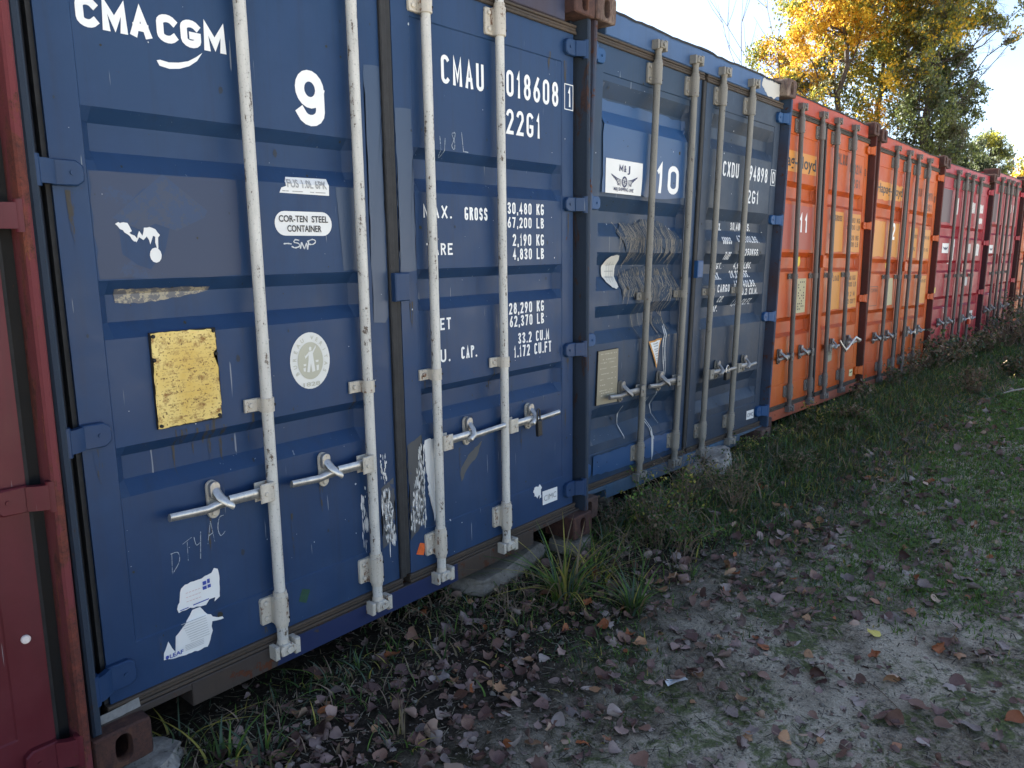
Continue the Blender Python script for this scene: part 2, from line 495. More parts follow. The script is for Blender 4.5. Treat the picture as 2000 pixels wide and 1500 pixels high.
# ---------------------------------------------------------------- container hardware
def casting(name, mat, parent, ox, oz, flip=False, label=None):
    w, h, d = 0.162, 0.118, 0.178
    n = 32; cx, cz = w / 2, h / 2
    hw, hh, rc = 0.025, 0.043, 0.0245
    outer, chm, inner = [], [], []
    for k in range(n):
        th = 2 * math.pi * (k + 0.5) / n
        c, s_ = math.cos(th), math.sin(th)
        t = min((w / 2) / abs(c) if abs(c) > 1e-6 else 9, (h / 2) / abs(s_) if abs(s_) > 1e-6 else 9)
        x, z = c * t, s_ * t
        q = 0.010
        if abs(x) > w / 2 - q and abs(z) > h / 2 - q:
            x = math.copysign(w / 2 - q * 0.3, x); z = math.copysign(h / 2 - q * 0.3, z)
        outer.append((x, z)); chm.append((x * (1 - 0.005 / (w / 2)), z * (1 - 0.005 / (h / 2))))
        # stadium slot
        zz = s_ * hh; cz0 = max(-(hh - rc), min(hh - rc, zz))
        inner.append((c * rc, cz0 + s_ * rc))
    mb = MB(); rings = [(outer, d), (outer, 0.005), (chm, 0.0), (inner, 0.0), ([(a * .94, b * .94) for a, b in inner], 0.004), ([(a * .94, b * .94) for a, b in inner], 0.032), ([(a * 1.7, b * 1.2) for a, b in inner], 0.033), ([(a * 1.7, b * 1.2) for a, b in inner], 0.13)]
    vs = []
    for r, y in rings: vs += [(ox + cx + x, y, oz + cz + z) for x, z in r]
    fs = []
    for k in range(len(rings) - 1):
        for i in range(n):
            j = (i + 1) % n; fs.append((k * n + i, k * n + j, k * n + n + j, k * n + n + i))
    q = (len(rings) - 1) * n; fs.append(tuple(range(q, q + n))); fs.append(tuple(range(n - 1, -1, -1)))
    mb.add(vs, fs)
    o = mb.build(name, mat, parent, label=label)
    return autosmooth(o, 40)

def hinge(door, side, z0, z1, mat, parent):
    """side -1: left edge of the container, +1: right edge"""
    f = (lambda x: x) if side < 0 else (lambda x: W - x)
    h = z1 - z0; mb = MB()
    # blade on the door with bevelled nose
    out = [(f(.078), z0), (f(.138), z0), (f(.154), z0 + .012), (f(.157), z0 + h * .5), (f(.154), z1 - .012), (f(.138), z1), (f(.078), z1)]
    if side > 0: out = out[::-1]
    mb.prism(out, .049, .0705, c=0.004)
    # arm bent towards the post
    ys = [(.036, .020), (.058, .026), (.085, .046)]
    vs = []
    for x, y in ys: vs += [(f(x), y, z0 + .002), (f(x), y, z1 - .002), (f(x), y + .022, z1 - .002), (f(x), y + .022, z0 + .002)]
    fs = [(0, 1, 2, 3), (8, 11, 10, 9)]
    for k in (0, 4):
        for i in range(4):
            j = (i + 1) % 4; fs.append((k + i, k + 4 + i, k + 4 + j, k + j))
    mb.add(vs, fs)
    mb.tube([(f(.030), .031, z0 - .006), (f(.030), .031, z1 + .006)], .0155, 12)
    mb.cyl_y(f(.125), (z0 + z1) / 2, .006, .045, .05, 8)
    o = mb.build('hinge', mat, parent)
    return autosmooth(o, 30)

RY = 0.038
def lock_rod(x, r, mats, parent, zbr=(.208, .308), ztr=(2.285, 2.395), zclamp=.957, hdir=-1, hz=.678, hlen=.35, bend=0.0, broken=False, label=None, cx=0.0):
    """vertical locking bar with its brackets, cams and handle; hdir = direction of the handle"""
    rodm, brm, hm, dark = mats
    r_ = 0.0185
    mb = MB()
    zz = [.150, .6, 1.1, 1.6, 2.1, 2.43]
    path = [(x + bend * math.sin((z - .15) / 2.3 * math.pi), RY - abs(bend) * 0.3 * math.sin((z - .15) / 2.3 * math.pi), z) for z in zz]
    mb.tube(path, r_, 14)
    rod = mb.build('lock_rod', rodm, parent, smooth=False, label=label); autosmooth(rod, 40)
    # lower and upper sleeve brackets
    for (a, b, nm, up) in ((zbr[0], zbr[1], 'rod_bracket', 0), (ztr[0], ztr[1], 'rod_bracket', 1)):
        k = MB()
        k.tube([(x, RY, a), (x, RY, a + .002), (x, RY, b - .002), (x, RY, b)], [r_ + .006, r_ + .0075, r_ + .0075, r_ + .006], 16)
        k.tube([(x, RY, b), (x, RY, b + .014)], [r_ + .005, r_ + .004], 14)
        fl = [(x - .058, a + .004), (x - .010, a + .004), (x - .010, b - .004), (x - .058, b - .004), (x - .062, b - .010), (x - .062, a + .010)]
        k.prism(fl[::-1], .058, .0695, c=0.002)
        k.cbox(x - .024, x + .024, .038, .0700, a + .003, b - .003, .002)
        for zb in (a + .024, b - .024):
            k.cyl_y(x - .043, zb, .0095, .050, .059, 10, c=.003)
        o = k.build(nm, brm, rod); autosmooth(o, 35)
        k = MB()
        for zb in (a + .02, b - .02): k.tube([(x + .0135, .0155, zb), (x + .0155, .0185, zb)], .0045, 8)
        k.build('bolt_hole', dark, rod)
    # collars and cams at both ends
    for (zc, s_) in ((zbr[0], -1), (ztr[1], 1)):
        k = MB()
        k.tube([(x, RY, zc), (x, RY, zc + s_ * .012)], [r_ + .004, r_ + .003], 14)
        k.tube([(x, RY, zc + s_ * .012), (x, RY, zc + s_ * .05), (x, RY, zc + s_ * .075)], [r_ - .001, r_ - .001, r_ + .004], 14)
        za, zb = sorted((zc + s_ * .070, zc + s_ * .108))
        k.prism([(x - .022, za), (x + .020, za), (x + .040, za + .012), (x + .032, za + .022), (x + .018, zb), (x - .016, zb), (x - .026, za + .02)], -.004 + .012, .052, c=0.004)
        k.cyl_y(x + .004, (za + zb) / 2, .012, .0, .012, 8)
        o = k.build('cam', brm, rod); autosmooth(o, 35)
        k = MB()
        k.cbox(x + .030, x + .050, .010, .0545, za - .010, zb + .006, .003)
        k.build('cam_keeper', brm, rod)
        k = MB(); k.cbox(x - .044, x - .028, .014, .0545, za - .008, zb, .003); k.build('cam_keeper', brm, rod)
    # middle guide clamp
    k = MB()
    k.tube([(x, RY, zclamp - .022), (x, RY, zclamp + .022)], r_ + .005, 16)
    k.cbox(x - .064, x - .010, .060, .0695, zclamp - .021, zclamp + .021, .002)
    k.cbox(x - .022, x + .022, .038, .0690, zclamp - .020, zclamp + .020, .002)
    k.cyl_y(x - .045, zclamp, .009, .052, .061, 8, c=.002)
    o = k.build('rod_clamp', brm, rod); autosmooth(o, 35)
    k = MB(); k.tube([(x + .0165, .0200, zclamp), (x + .0185, .0225, zclamp)], .0045, 8); k.build('bolt_hole', dark, rod)
    # handle hub welded to the bar
    s = hdir; k = MB()
    hx0, hx1 = sorted((x + s * .012, x + s * .060))
    k.cbox(hx0, hx1, .0085, .0145, hz - .033, hz + .030, .003)
    k.cbox(hx0, hx1, .044, .050, hz - .033, hz + .030, .003)
    k.cbox(*sorted((x + s * .010, x + s * .022)), .010, .048, hz - .033, hz + .030, .002)
    k.cyl_y(x + s * .040, hz - .004, .0085, .003, .010, 10, c=.002)
    o = k.build('handle_hub', brm, rod); autosmooth(o, 35)
    # handle bar, cranked where it passes the catch
    if not broken:
        k = MB(); P = []
        L = hlen
        pts = [(.036, .0, .028), (.13, .002, .026), (.165, .004, .022), (.195, -.004, .034), (.228, -.012, .040), (L, .000 + cx, .026)]
        for t, dz, y in pts: P.append((x + s * t, y, hz + dz))
        k.tube(P[:3], [.0165, .0165, .0165], 8, flat=.42)
        k.tube(P[2:], [.0165, .0145, .0135, .0125], 8, flat=.7)
        o = k.build('handle', hm, rod); autosmooth(o, 50)
    # catch: riveted plate with hooked cover
    xc = x + s * .195
    k = MB()
    def st(cx_, za, zb, r2, n=8):
        return [(cx_ + r2 * math.cos(a), za + r2 + r2 * math.sin(a)) for a in [math.pi + math.pi * i / n for i in range(n + 1)]] + [(cx_ + r2 * math.cos(a), zb - r2 + r2 * math.sin(a)) for a in [math.pi * i / n for i in range(n + 1)]]
    k.prism(st(xc, hz - .052, hz + .070, .019), .060, .070, c=.002)
    k.cyl_y(xc, hz + .050, .0105, .046, .062, 10, c=.003)
    k.cyl_y(xc, hz - .034, .0100, .050, .062, 10, c=.003)
    o = k.build('handle_catch', brm, rod); autosmooth(o, 35)
    k = MB()
    k.prism(st(xc - .001, hz + .012, hz + .070, .017), .040, .052, c=.002)
    k.tube([(xc, .046, hz + .045), (xc - s * .004, .020, hz + .022), (xc - s * .016, .004, hz + .004), (xc - s * .034, .006, hz - .010), (xc - s * .040, .018, hz - .018)], [.0145, .014, .0125, .012, .008], 8, flat=.55)
    o = k.build('catch_cover', hm, rod); autosmooth(o, 45)
    return rod

def padlock(x, z, mats, name, label, M, body=(.036, .060, .020), drop=.085, tilt=0.0):
    """padlock through the catch; root at its shackle top"""
    root = bpy.data.objects.new(name, None); COL.objects.link(root)
    root.matrix_world = M @ Matrix.Translation((x, .0, z)) @ Matrix.Rotation(tilt, 4, 'Y')
    root['label'] = label; root['category'] = 'padlock'
    w, h, d = body
    k = MB(); k.cbox(-w / 2, w / 2, -d / 2 - .004, d / 2 - .004, -drop - h, -drop + .0, .004)
    o = k.build('lock_body', mats[0], root); autosmooth(o, 30)
    k = MB(); a = w * .32; zt = 0.0
    pth = [(-a, -.004, -drop - .004), (-a, -.004, -a)] + [(-a * math.cos(t), -.004, -a + a * math.sin(t)) for t in (0.4, 0.8, 1.2, 1.57, 1.95, 2.35, 2.75)] + [(a, -.004, -a), (a, -.004, -drop - .004)]
    k.tube(pth, .0038, 8); o = k.build('shackle', mats[1], root); autosmooth(o, 50)
    return root

def container(spec):
    name, pal = 'shipping_container', spec['pal']
    root = bpy.data.objects.new(name, None); COL.objects.link(root)
    root.rotation_euler = Euler(spec['rot'], 'XYZ'); root.location = spec['loc']
    root['label'] = spec['label']; root['category'] = 'shipping container'; root['group'] = 'shipping containers parked side by side'
    M = Matrix.Translation(spec['loc']) @ Euler(spec['rot'], 'XYZ').to_matrix().to_4x4()
    P = pal
    # castings
    for ox in (0.0, W - .162):
        for oz in (0.0, 2.591 - .118):
            casting('corner_casting', P['casting'], root, ox, oz)
    # posts: outer lip plus inner channel
    for s in (-1, 1):
        f = (lambda a, b: (a, b)) if s < 0 else (lambda a, b: (W - b, W - a))
        mb = MB()
        mb.cbox(*f(.010, .034), .014, .150, .118, 2.473, .006)
        mb.box(*f(.010, .016), .150, .172, .118, 2.473)
        o = mb.build('corner_post', P['post'], root)
        mb = MB()
        mb.box(*f(.034, .064), .098, .150, .118, 2.473)
        mb.box(*f(.064, .110), .118, .150, .118, 2.473)
        mb.build('inner_post', P['inner'], root)
    # sill with fork notches, header, roof edge
    y0 = .055
    if spec.get('notch', True):
        sill = [(.162, .110), (.305, .110), (.318, .060), (.56, .052), (2.02, .058), (2.03, .118), (2.276, .140), (2.276, .160), (.162, .160)]
        sill = [(.162, .112), (.302, .112), (.314, .104), (.316, .052), (2.024, .052), (2.026, .122), (2.276, .122), (2.276, .168), (.162, .168)]
    else: sill = [(.162, .052), (2.276, .052), (2.276, .168), (.162, .168)]
    # convex pieces so that the front face is clean
    mb = MB()
    n_ = spec.get('notch', True)
    mb.cbox(.036, .316, y0, .150, .104 if n_ else .052, .1275, .003); mb.cbox(.316, 2.024, y0 + .0004, .150, .048, .1275, .003); mb.cbox(2.024, W - .036, y0, .150, .108 if n_ else .052, .1275, .003)
    mb.build('door_sill', P['sill'], root, label=spec.get('sill_label'))
    mb = MB(); mb.cbox(.158, 2.280, y0, .150, 2.445, 2.560, .004); mb.build('door_header', P['header'], root)
    # roof lip with a bent edge
    rl = MB(); n = 40; r = random.Random(spec['seed']); top = []; 
    for i in range(n + 1):
        x = .15 + (2.29 - .15) * i / n
        q = noise.noise((x * 3 + spec['seed'] * 7, 0, 0)) * spec.get('lip', .006) + noise.noise((x * 11 + spec['seed'] * 3, 1, 0)) * spec.get('lip', .006) * .6
        top.append((x, 2.566 + q))
    vs = []
    for x, z in top: vs += [(x, y0 - .004, z - .012), (x, y0 - .004, z), (x, .16, z + .004)]
    fs = []
    for i in range(n): fs += [(3 * i, 3 * i + 3, 3 * i + 4, 3 * i + 1), (3 * i + 1, 3 * i + 4, 3 * i + 5, 3 * i + 2)]
    rl.add(vs, fs); rl.build('roof_edge', P['dark'], root)
    # body: roof and corrugated sides, far end, floor
    mb = MB(); L = 6.058; k = 30
    vs = []
    for i in range(k + 1):
        y = .16 + (L - .32) * i / k; zz = 2.560 + (.010 if i % 2 else -.008)
        vs += [(.05, y, zz), (W - .05, y, zz)]
    mb.add(vs, [(2 * i, 2 * i + 1, 2 * i + 3, 2 * i + 2) for i in range(k)])
    mb.build('roof', P['body'], root)
    for xs, dx in ((.018, .030), (W - .018, -.030)):
        mb = MB(); vs = []; k = 80
        for i in range(k + 1):
            y = .17 + (L - .34) * i / k; xx = xs + (dx if (i // 2) % 2 else 0)
            vs += [(xx, y, .12), (xx, y, 2.55)]
        mb.add(vs, [(2 * i, 2 * i + 2, 2 * i + 3, 2 * i + 1) for i in range(k)]); mb.build('side_wall', P['body'], root)
    mb = MB(); mb.box(.02, W - .02, L - .06, L, .02, 2.57); mb.build('end_wall', P['body'], root)
    mb = MB(); mb.box(.05, W - .05, .151, L - .1, .10, .148); mb.build('floor', P['dark'], root)
    mb = MB(); mb.box(.111, W - .111, .117, .150, .129, .185); mb.build('light_block_plate', P['dark'], root)  # unseen dark plate added to block light leaking past the seals
    mb = MB(); mb.box(1.10, 1.34, .117, .150, .186, 2.44); mb.build('centre_backing', P['dark'], root)
    mb = MB(); 
    mb.box(.02, .07, .18, L - .1, .02, .12); mb.box(W - .07, W - .02, .18, L - .1, .02, .12); mb.build('bottom_rail', P['dark'], root)
    # doors
    doors = []
    for s in (0, 1):
        if s == 0: D = Door(.082, 1.188, .168, 1.062, spec['bandsL'], spec['depth'], seed=spec['seed'], dent=spec.get('dentL'))
        else: D = Door(1.250, 2.362, 1.336, 2.277, spec['bandsR'], spec['depth'], seed=spec['seed'] + .5, dent=spec.get('dentR'))
        if 'ztop' in spec: D.ztop = spec['ztop']
        if 'zbot' in spec: D.zbot = spec['zbot']
        do = D.mesh('door', P['doorL'] if s == 0 else P['doorR'], root, label=('left door leaf', 'right door leaf')[s] + spec.get('door_label', ''))
        # rubber seal round the leaf
        gx0, gx1 = D.x0 - .012, D.x1 + .012
        mb = MB()
        mb.box(gx0, D.x0 + .001, .082, .108, .150, 2.43); mb.box(D.x1 - .001, gx1, .082, .108, .150, 2.43)
        mb.build('side_seal', P['rubber'], do)
        for nm, za, zb in (('bottom_seal', .1285, .164), ('top_seal', 2.403, 2.444)):
            mb = MB(); nn = 3
            for q in range(nn):
                a = za + (zb - za) * q / nn; b = za + (zb - za) * (q + 1) / nn
                mb.cbox(D.x0 - .012, D.x1 + .012, .0580 + .004 * (q % 2), .110, a + .0005, b - .0005, .003)
            mb.build(nm, P['seal'], do)
        for (za, zb) in spec.get('hinges', ((.208, .285), (.918, .985), (1.610, 1.675), (2.305, 2.375))):
            hinge(D, -1 if s == 0 else 1, za, zb, P['hingeL'] if s == 0 else P['hingeR'], do)
        doors.append((D, do))
    # middle seal, keeper block
    mb = MB(); mb.cbox(1.188, 1.216, .056, .100, .1645, 2.402, .004); mb.cbox(1.219, 1.250, .070, .100, .1645, 2.402, .004)
    mb.build('middle_seal', P['rubber'], root)
    mb = MB(); mb.cbox(1.192, 1.262, .030, .069, 1.252, 1.356, .004); mb.build('overlap_plate', P['hingeR'], root)
    # rods
    x1, x2 = spec.get('rx', (.6328, 1.0481))
    rods = []
    for i, x in enumerate((x1, x2, W - x2, W - x1)):
        o = spec.get('rod', {}).get(i, {})
        rods.append(lock_rod(x, 0, (P['rod'], P['bracket'], P['handle'], P['dark']), root, hdir=-1 if i < 2 else 1,
                             zclamp=spec.get('zclamp', .957), hz=spec.get('hz', .678) + o.get('dz', 0), hlen=o.get('hlen', .355), bend=o.get('bend', random.Random(i * 7 + spec['seed']).uniform(-.0035, .0035)), cx=o.get('cx', 0)))
    return root, M, doors, rods

# ---------------------------------------------------------------- palettes
WHITE = (0.80, 0.80, 0.78, 1)
M_white = worn_print('white_print', WHITE, (0.03, 0.07, 0.16, 1), 0.22, 60)
M_white10 = worn_print('white_print_worn', (0.70, 0.71, 0.72, 1), (0.04, 0.07, 0.13, 1), 0.35, 70)
M_dark = plain('dark_steel', (0.012, 0.011, 0.011, 1), 0.8)
M_hole = plain('hole_black', (0.004, 0.004, 0.004, 1), 0.9, bmp=0)
M_rubber = plain('black_rubber', (0.018, 0.018, 0.019, 1), 0.75, 0, 0.35, 25, 0.3)
M_seal = paint('dirty_seal', (0.046, 0.038, 0.031, 1), (0.070, 0.050, 0.036, 1), 11, 0.55, 0.5, 0.65, 0.4, 0)
M_black = plain('black_print', (0.012, 0.012, 0.015, 1), 0.5)
M_chrome = galv('worn_chrome', (0.52, 0.51, 0.49, 1), (0.10, 0.07, 0.05, 1), 5, 0.35, 0.75, 0.33)
M_zinc = galv('dull_zinc', (0.30, 0.29, 0.28, 1), (0.06, 0.045, 0.038, 1), 6, 0.45, 0.6, 0.45)
def rustmat(name, a, b_, c_, seed, keep=None, keeplev=.5):
    """pitted rust in three tones with remains of paint"""
    m, t, b = newmat(name)
    v = coords(t, seed); vz = coords(t, seed + 5, (1, 1, .35))
    n = noisef(t, v, 26, 7, .78, .3); n2 = noisef(t, vz, 7, 5, .7, .6); n3 = noisef(t, v, 110, 4, .7)
    c = mix(t, ramp(t, n, .36, .60), a, b_); c = mix(t, ramp(t, n2, .55, .68, (0, 0, 0, 1), (.8,) * 3 + (1,)), c, c_)
    c = mix(t, ramp(t, n3, .56, .68, (0, 0, 0, 1), (.7,) * 3 + (1,)), c, tuple(x * .35 for x in a[:3]) + (1,))
    if keep:
        n4 = noisef(t, vz, 11, 6, .75, .4); c = mix(t, ramp(t, n4, .56 - .16 * keeplev, .58 - .14 * keeplev), c, keep)
    t.links.new(c, b.inputs['Base Color']); b.inputs['Roughness'].default_value = .85
    bump(t, b, mix(t, .5, n, n3), .8, .003); return m
M_rustcast = rustmat('rusty_casting', (.030, .013, .011, 1), (.070, .027, .018, 1), (.13, .055, .028, 1), 21)
M_rustgrey = rustmat('rusty_casting_grey', (.045, .026, .022, 1), (.105, .060, .045, 1), (.26, .20, .15, 1), 22)

def pal(seed, col, col2, rust, **k):
    d = dict(dark=M_dark, rubber=M_rubber, seal=M_seal, handle=M_chrome, casting=M_rustcast)
    d['doorL'] = paint('door_paint_%d' % seed, col, col2, seed, rust, k.get('dirt', .5), k.get('gloss', .42), k.get('blotch', .5), k.get('scr', .5))
    d['doorR'] = k['doorR'] if 'doorR' in k else d['doorL']
    d['body'] = d['doorL']
    d['post'] = k['post'] if 'post' in k else paint('post_paint_%d' % seed, k.get('postc', tuple(c * .7 for c in col[:3]) + (1,)), (0.06, 0.028, 0.02, 1), seed + .4, k.get('prust', .85), .5, .6, .5, .1)
    d['inner'] = paint('inner_shade_paint_%d' % seed, k.get('innerc', (0.020, 0.022, 0.026, 1)), (0.012, 0.012, 0.013, 1), seed + .6, .3, .5, .6, .3, 0)  # channel and gasket colour, darkened for the shade in the recess
    d['sill'] = k['sill'] if 'sill' in k else paint('sill_paint_%d' % seed, tuple(c * .8 + .01 for c in col[:3]) + (1,), col2, seed + .8, min(1, rust + .3), .8, .6, .6, .1)
    d['header'] = d['doorL']
    d['hingeL'] = k.get('hinge', d['doorL']); d['hingeR'] = d['hingeL']
    d['rod'] = k['rod']; d['bracket'] = k['bracket']
    if seed > 9 or seed == 8: d['handle'] = M_zinc
    return d

rod_white = galv('rod_chipped_white', (0.56, 0.545, 0.50, 1), (0.08, 0.055, 0.04, 1), 1, 0.72, 0, 0.5)
br_white = galv('bracket_cream', (0.52, 0.475, 0.40, 1), (0.13, 0.06, 0.03, 1), 2, 0.72, 0, 0.5)
rod_grey = galv('rod_weathered_grey', (0.20, 0.19, 0.165, 1), (0.05, 0.04, 0.03, 1), 3, 0.60, 0, 0.6)
br_grey = galv('bracket_weathered_grey', (0.22, 0.205, 0.175, 1), (0.07, 0.035, 0.02, 1), 4, 0.5, 0, 0.6)
rod_dark = galv('rod_dark_grey', (0.115, 0.10, 0.088, 1), (0.04, 0.025, 0.02, 1), 7, 0.45, 0, 0.6)
br_dark = galv('bracket_dark_grey', (0.15, 0.13, 0.115, 1), (0.06, 0.03, 0.02, 1), 8, 0.55, 0, 0.6)

BLUE9 = (0.011, 0.036, 0.098, 1); BLUE9b = (0.017, 0.044, 0.104, 1)
BLUE10 = (0.018, 0.038, 0.070, 1); BLUE10b = (0.012, 0.038, 0.092, 1)
sill9 = paint('sill_grimy', (0.052, 0.038, 0.030, 1), (0.030, 0.030, 0.034, 1), 31, 0.85, 0.7, 0.6, 0.5, 0.1)
P9 = pal(9, BLUE9, BLUE9b, 0.30, innerc=(.012, .020, .040, 1), post=rustmat('post_rust_blue', (.020, .012, .012, 1), (.050, .023, .018, 1), (.10, .045, .03, 1), 33, (.018, .030, .050, 1), 1.0), rod=rod_white, bracket=br_white, sill=sill9, postc=(0.035, 0.045, 0.06, 1), dirt=.55)
P9['header'] = paint('header_paint_9', (0.05, 0.04, 0.055, 1), (0.03, 0.05, 0.1, 1), 9.9, .6, .5, .6, .5, 0)
P10 = pal(10, BLUE10, BLUE10b, 0.30, rod=rod_grey, bracket=br_grey, dirt=.5, postc=(0.03, 0.06, 0.11, 1),
          doorR=paint('door_paint_10_right', (0.024, 0.037, 0.060, 1), (0.018, 0.040, 0.078, 1), 10.5, .26, .5, .45, .5, .2), innerc=(.06, .06, .055, 1),
          sill=paint('sill_paint_10', (0.035, 0.085, 0.15, 1), (0.09, 0.085, 0.08, 1), 10.8, .6, .6, .6, .7, .1),
          hinge=paint('hinge_blue_10', (0.012, 0.055, 0.150, 1), None, 10.2, .2, .2, .4, .3, .1))
P10['header'] = paint('header_paint_10', (0.045, 0.095, 0.20, 1), (0.05, 0.085, 0.16, 1), 10.1, .3, .4, .45, .5, .1)
P10['casting'] = M_rustgrey
OR = (0.40, 0.056, 0.007, 1); ORb = (0.45, 0.092, 0.008, 1)
def opal(seed): 
    d = pal(seed, OR, ORb, 0.28, rod=rod_dark, bracket=br_dark, dirt=.25, postc=(.10, .022, .018, 1), innerc=(.028, .016, .016, 1),
            sill=paint('sill_orange_%d' % seed, (0.36, 0.085, 0.035, 1), (0.22, 0.07, 0.05, 1), seed + .3, .65, .5, .6, .5, .1))
    d['header'] = paint('header_orange_%d' % seed, (0.34, 0.05, 0.022, 1), None, seed + .2, .35, .3, .5, .4, 0)
    return d
P11, P12 = opal(11), opal(12)
RED = (0.30, 0.016, 0.028, 1); REDb = (0.24, 0.014, 0.024, 1)
def rpal(seed, col=RED, colb=REDb):
    return pal(seed, col, colb, 0.28, rod=rod_dark, bracket=br_dark, dirt=.3, postc=(.05, .016, .02, 1), innerc=(.022, .013, .015, 1))
P13, P14 = rpal(13), rpal(14)
P8 = pal(8, (0.090, 0.011, 0.018, 1), (0.075, 0.010, 0.015, 1), .3, post=rustmat('post_rust_red', (.050, .012, .010, 1), (.13, .028, .016, 1), (.30, .09, .03, 1), 34, (.12, .020, .024, 1), .5), rod=rod_dark, bracket=br_dark, dirt=.3, prust=.95, postc=(.16, .022, .02, 1), innerc=(.014, .013, .012, 1))
P15 = opal(15)

B9 = ((1.818, 1.780, 1.708, 1.655), (1.366, 1.326, 1.250, 1.205), (.902, .868, .800, .755))
B10 = ((2.240, 2.170, 2.105, 2.035), (1.682, 1.610, 1.550, 1.480), (1.400, 1.332, 1.272, 1.200), (1.120, 1.055, .985, .920), (.570, .500, .440, .372))
B11 = ((1.920, 1.885, 1.800, 1.770), (1.375, 1.335, 1.250, 1.220), (.862, .822, .735, .705))
B13 = ((1.830, 1.795, 1.700, 1.670), (1.395, 1.360, 1.270, 1.240), (.942, .905, .815, .785))

C = {}
def mk(n, **k):
    k.setdefault('depth', .036); k['seed'] = n
    C[n] = container(k); return C[n]

mk(8, pal=P8, loc=(-2.445, -.055, -.10), rot=(0, 0.006, 0), bandsL=B9, bandsR=B9, label='dark red container cut by the left edge of the photo')
mk(9, pal=P9, loc=(0, 0, 0), rot=(0, 0, 0), bandsL=B9, bandsR=B9, hz=.678, rod={0: dict(hlen=.352), 1: dict(hlen=.352), 2: dict(hlen=.40, cx=.0), 3: dict(hlen=.385, dz=-.008)},
   label='blue container numbered 9 with chipped white locking rods')
mk(10, pal=P10, loc=(2.4524, .0845, .0207), rot=(.0224, .0173, -.0189), bandsL=B10, bandsR=B10, depth=.040, zclamp=1.161, hz=.632, lip=.014, rx=(.627, 1.0396),
   dentL=((.66, 1.12, .46, .40, .026), (.80, .50, .34, .24, .020), (.70, 1.55, .4, .28, .016), (.60, .98, .10, .40, -.022), (.88, 1.02, .09, .45, .030), (.70, .60, .07, .20, -.020), (.95, .50, .08, .26, .026), (.45, 1.30, .12, .2, .018), (.30, .55, .15, .3, .014)), rod={0: dict(hlen=.36), 1: dict(hlen=.36, dz=.01, bend=.006), 2: dict(hlen=.42), 3: dict(hlen=.33)},
   label='dented blue container numbered 10 with grey rods, beside the orange one')
mk(11, pal=P11, loc=(4.8796, .0902, .0283), rot=(-.013, .0204, -.0189), bandsL=B11, bandsR=B11, zclamp=1.185, hz=.548, notch=False, rx=(.5922, 1.0407), lip=.010,
   label='orange container numbered 11 next to the dented blue one', rod={0: dict(hlen=.3), 1: dict(hlen=.3), 2: dict(hlen=.3), 3: dict(hlen=.36)})
mk(12, pal=P12, loc=(7.3319, .0679, -.0625), rot=(.0023, .0286, -.037), bandsL=B11, bandsR=B11, zclamp=1.192, hz=.56, rx=(.6232, 1.037), lip=.010,
   label='orange container numbered 2, between orange number 11 and the reds')
mk(13, pal=P13, loc=(9.8079, -.0004, -.1446), rot=(.0066, .02, -.0671), bandsL=B13, bandsR=B13, zclamp=1.197, hz=.60, rx=(.673, 1.069),
   label='nearer of the two bright red containers, adjoining an orange one')
mk(14, pal=P14, loc=(12.3154, -.1459, -.101), rot=(.0133, .0066, -.0285), bandsL=B13, bandsR=B13, zclamp=1.104, hz=.56, rx=(.612, 1.057),
   label='farther of the two bright red containers towards the row end')
mk(15, pal=P15, loc=(14.80, -.235, -.06), rot=(.01, .005, -.03), bandsL=B11, bandsR=B11, zclamp=1.15, hz=.56,
   label='sliver of an orange container at the far right of the row')

# ---------------------------------------------------------------- marks on container 9
r9, M9, (DL, DR), rods9 = C[9]
dl, dlo = DL; dr, dro = DR
T = lambda *a, **k: dtext(*a, dl, M_white, dlo, **k)
U = lambda *a, **k: stext(*a, dr, M_white, dro, **k)
stext('CMA', .183, .377, 2.013, 2.088, dl, M_white, dlo, th=.265, gap=.13, label='white company lettering')
stext('CGM', .393, .600, 2.013, 2.088, dl, M_white, dlo, th=.265, gap=.13, label='white company lettering')
sw = [(.385, 1.962), (.392, 1.949), (.420, 1.945), (.450, 1.950), (.480, 1.962), (.505, 1.980), (.523, 2.005), (.503, 1.990), (.478, 1.975), (.448, 1.966), (.420, 1.962), (.395, 1.965)]
dpoly('logo_swoosh', sw, dl, M_white, dlo)
stext('q', .833, .945, 1.842, 2.016, dl, M_white, dlo, th=.20, name='number_decal', label='large white number 9')
# stickers
M_stk = worn_print('sticker_white', (0.72, 0.72, 0.70, 1), (0.4, 0.4, 0.38, 1), 0.1, 30)
M_greyp = plain('grey_print', (0.32, 0.32, 0.31, 1), 0.6)
dpoly('label_sticker', [(.787, 1.676), (.947, 1.678), (.945, 1.622), (.752, 1.624), (.760, 1.640), (.778, 1.646), (.776, 1.66)], dl, M_stk, dlo, label='torn white sticker strip')
dtext('FUS 1.0L 6PK', .782, .938, 1.643, 1.668, dl, M_greyp, dlo, off=.003, weight=.02)
dmany('small_print', [[(a, 1.629), (a + w, 1.629), (a + w, 1.632), (a, 1.632)] for a, w in ((.762, .012), (.776, .010), (.80, .04), (.868, .016), (.89, .04))], dl, M_greyp, dlo, off=.003)
pill = [(.765 + .038 * math.cos(a), 1.528 + .039 * math.sin(a)) for a in [math.pi / 2 + math.pi * i / 12 for i in range(13)]] + [(.912 + .038 * math.cos(a), 1.528 + .039 * math.sin(a)) for a in [-math.pi / 2 + math.pi * i / 12 for i in range(13)]]
dpoly('label_sticker', pill, dl, M_stk, dlo, label='white rounded steel sticker')
dtext('COR-TEN  STEEL', .742, .934, 1.533, 1.553, dl, M_black, dlo, off=.003, weight=.02)
dtext('CONTAINER', .772, .906, 1.502, 1.522, dl, M_black, dlo, off=.003, weight=.02)

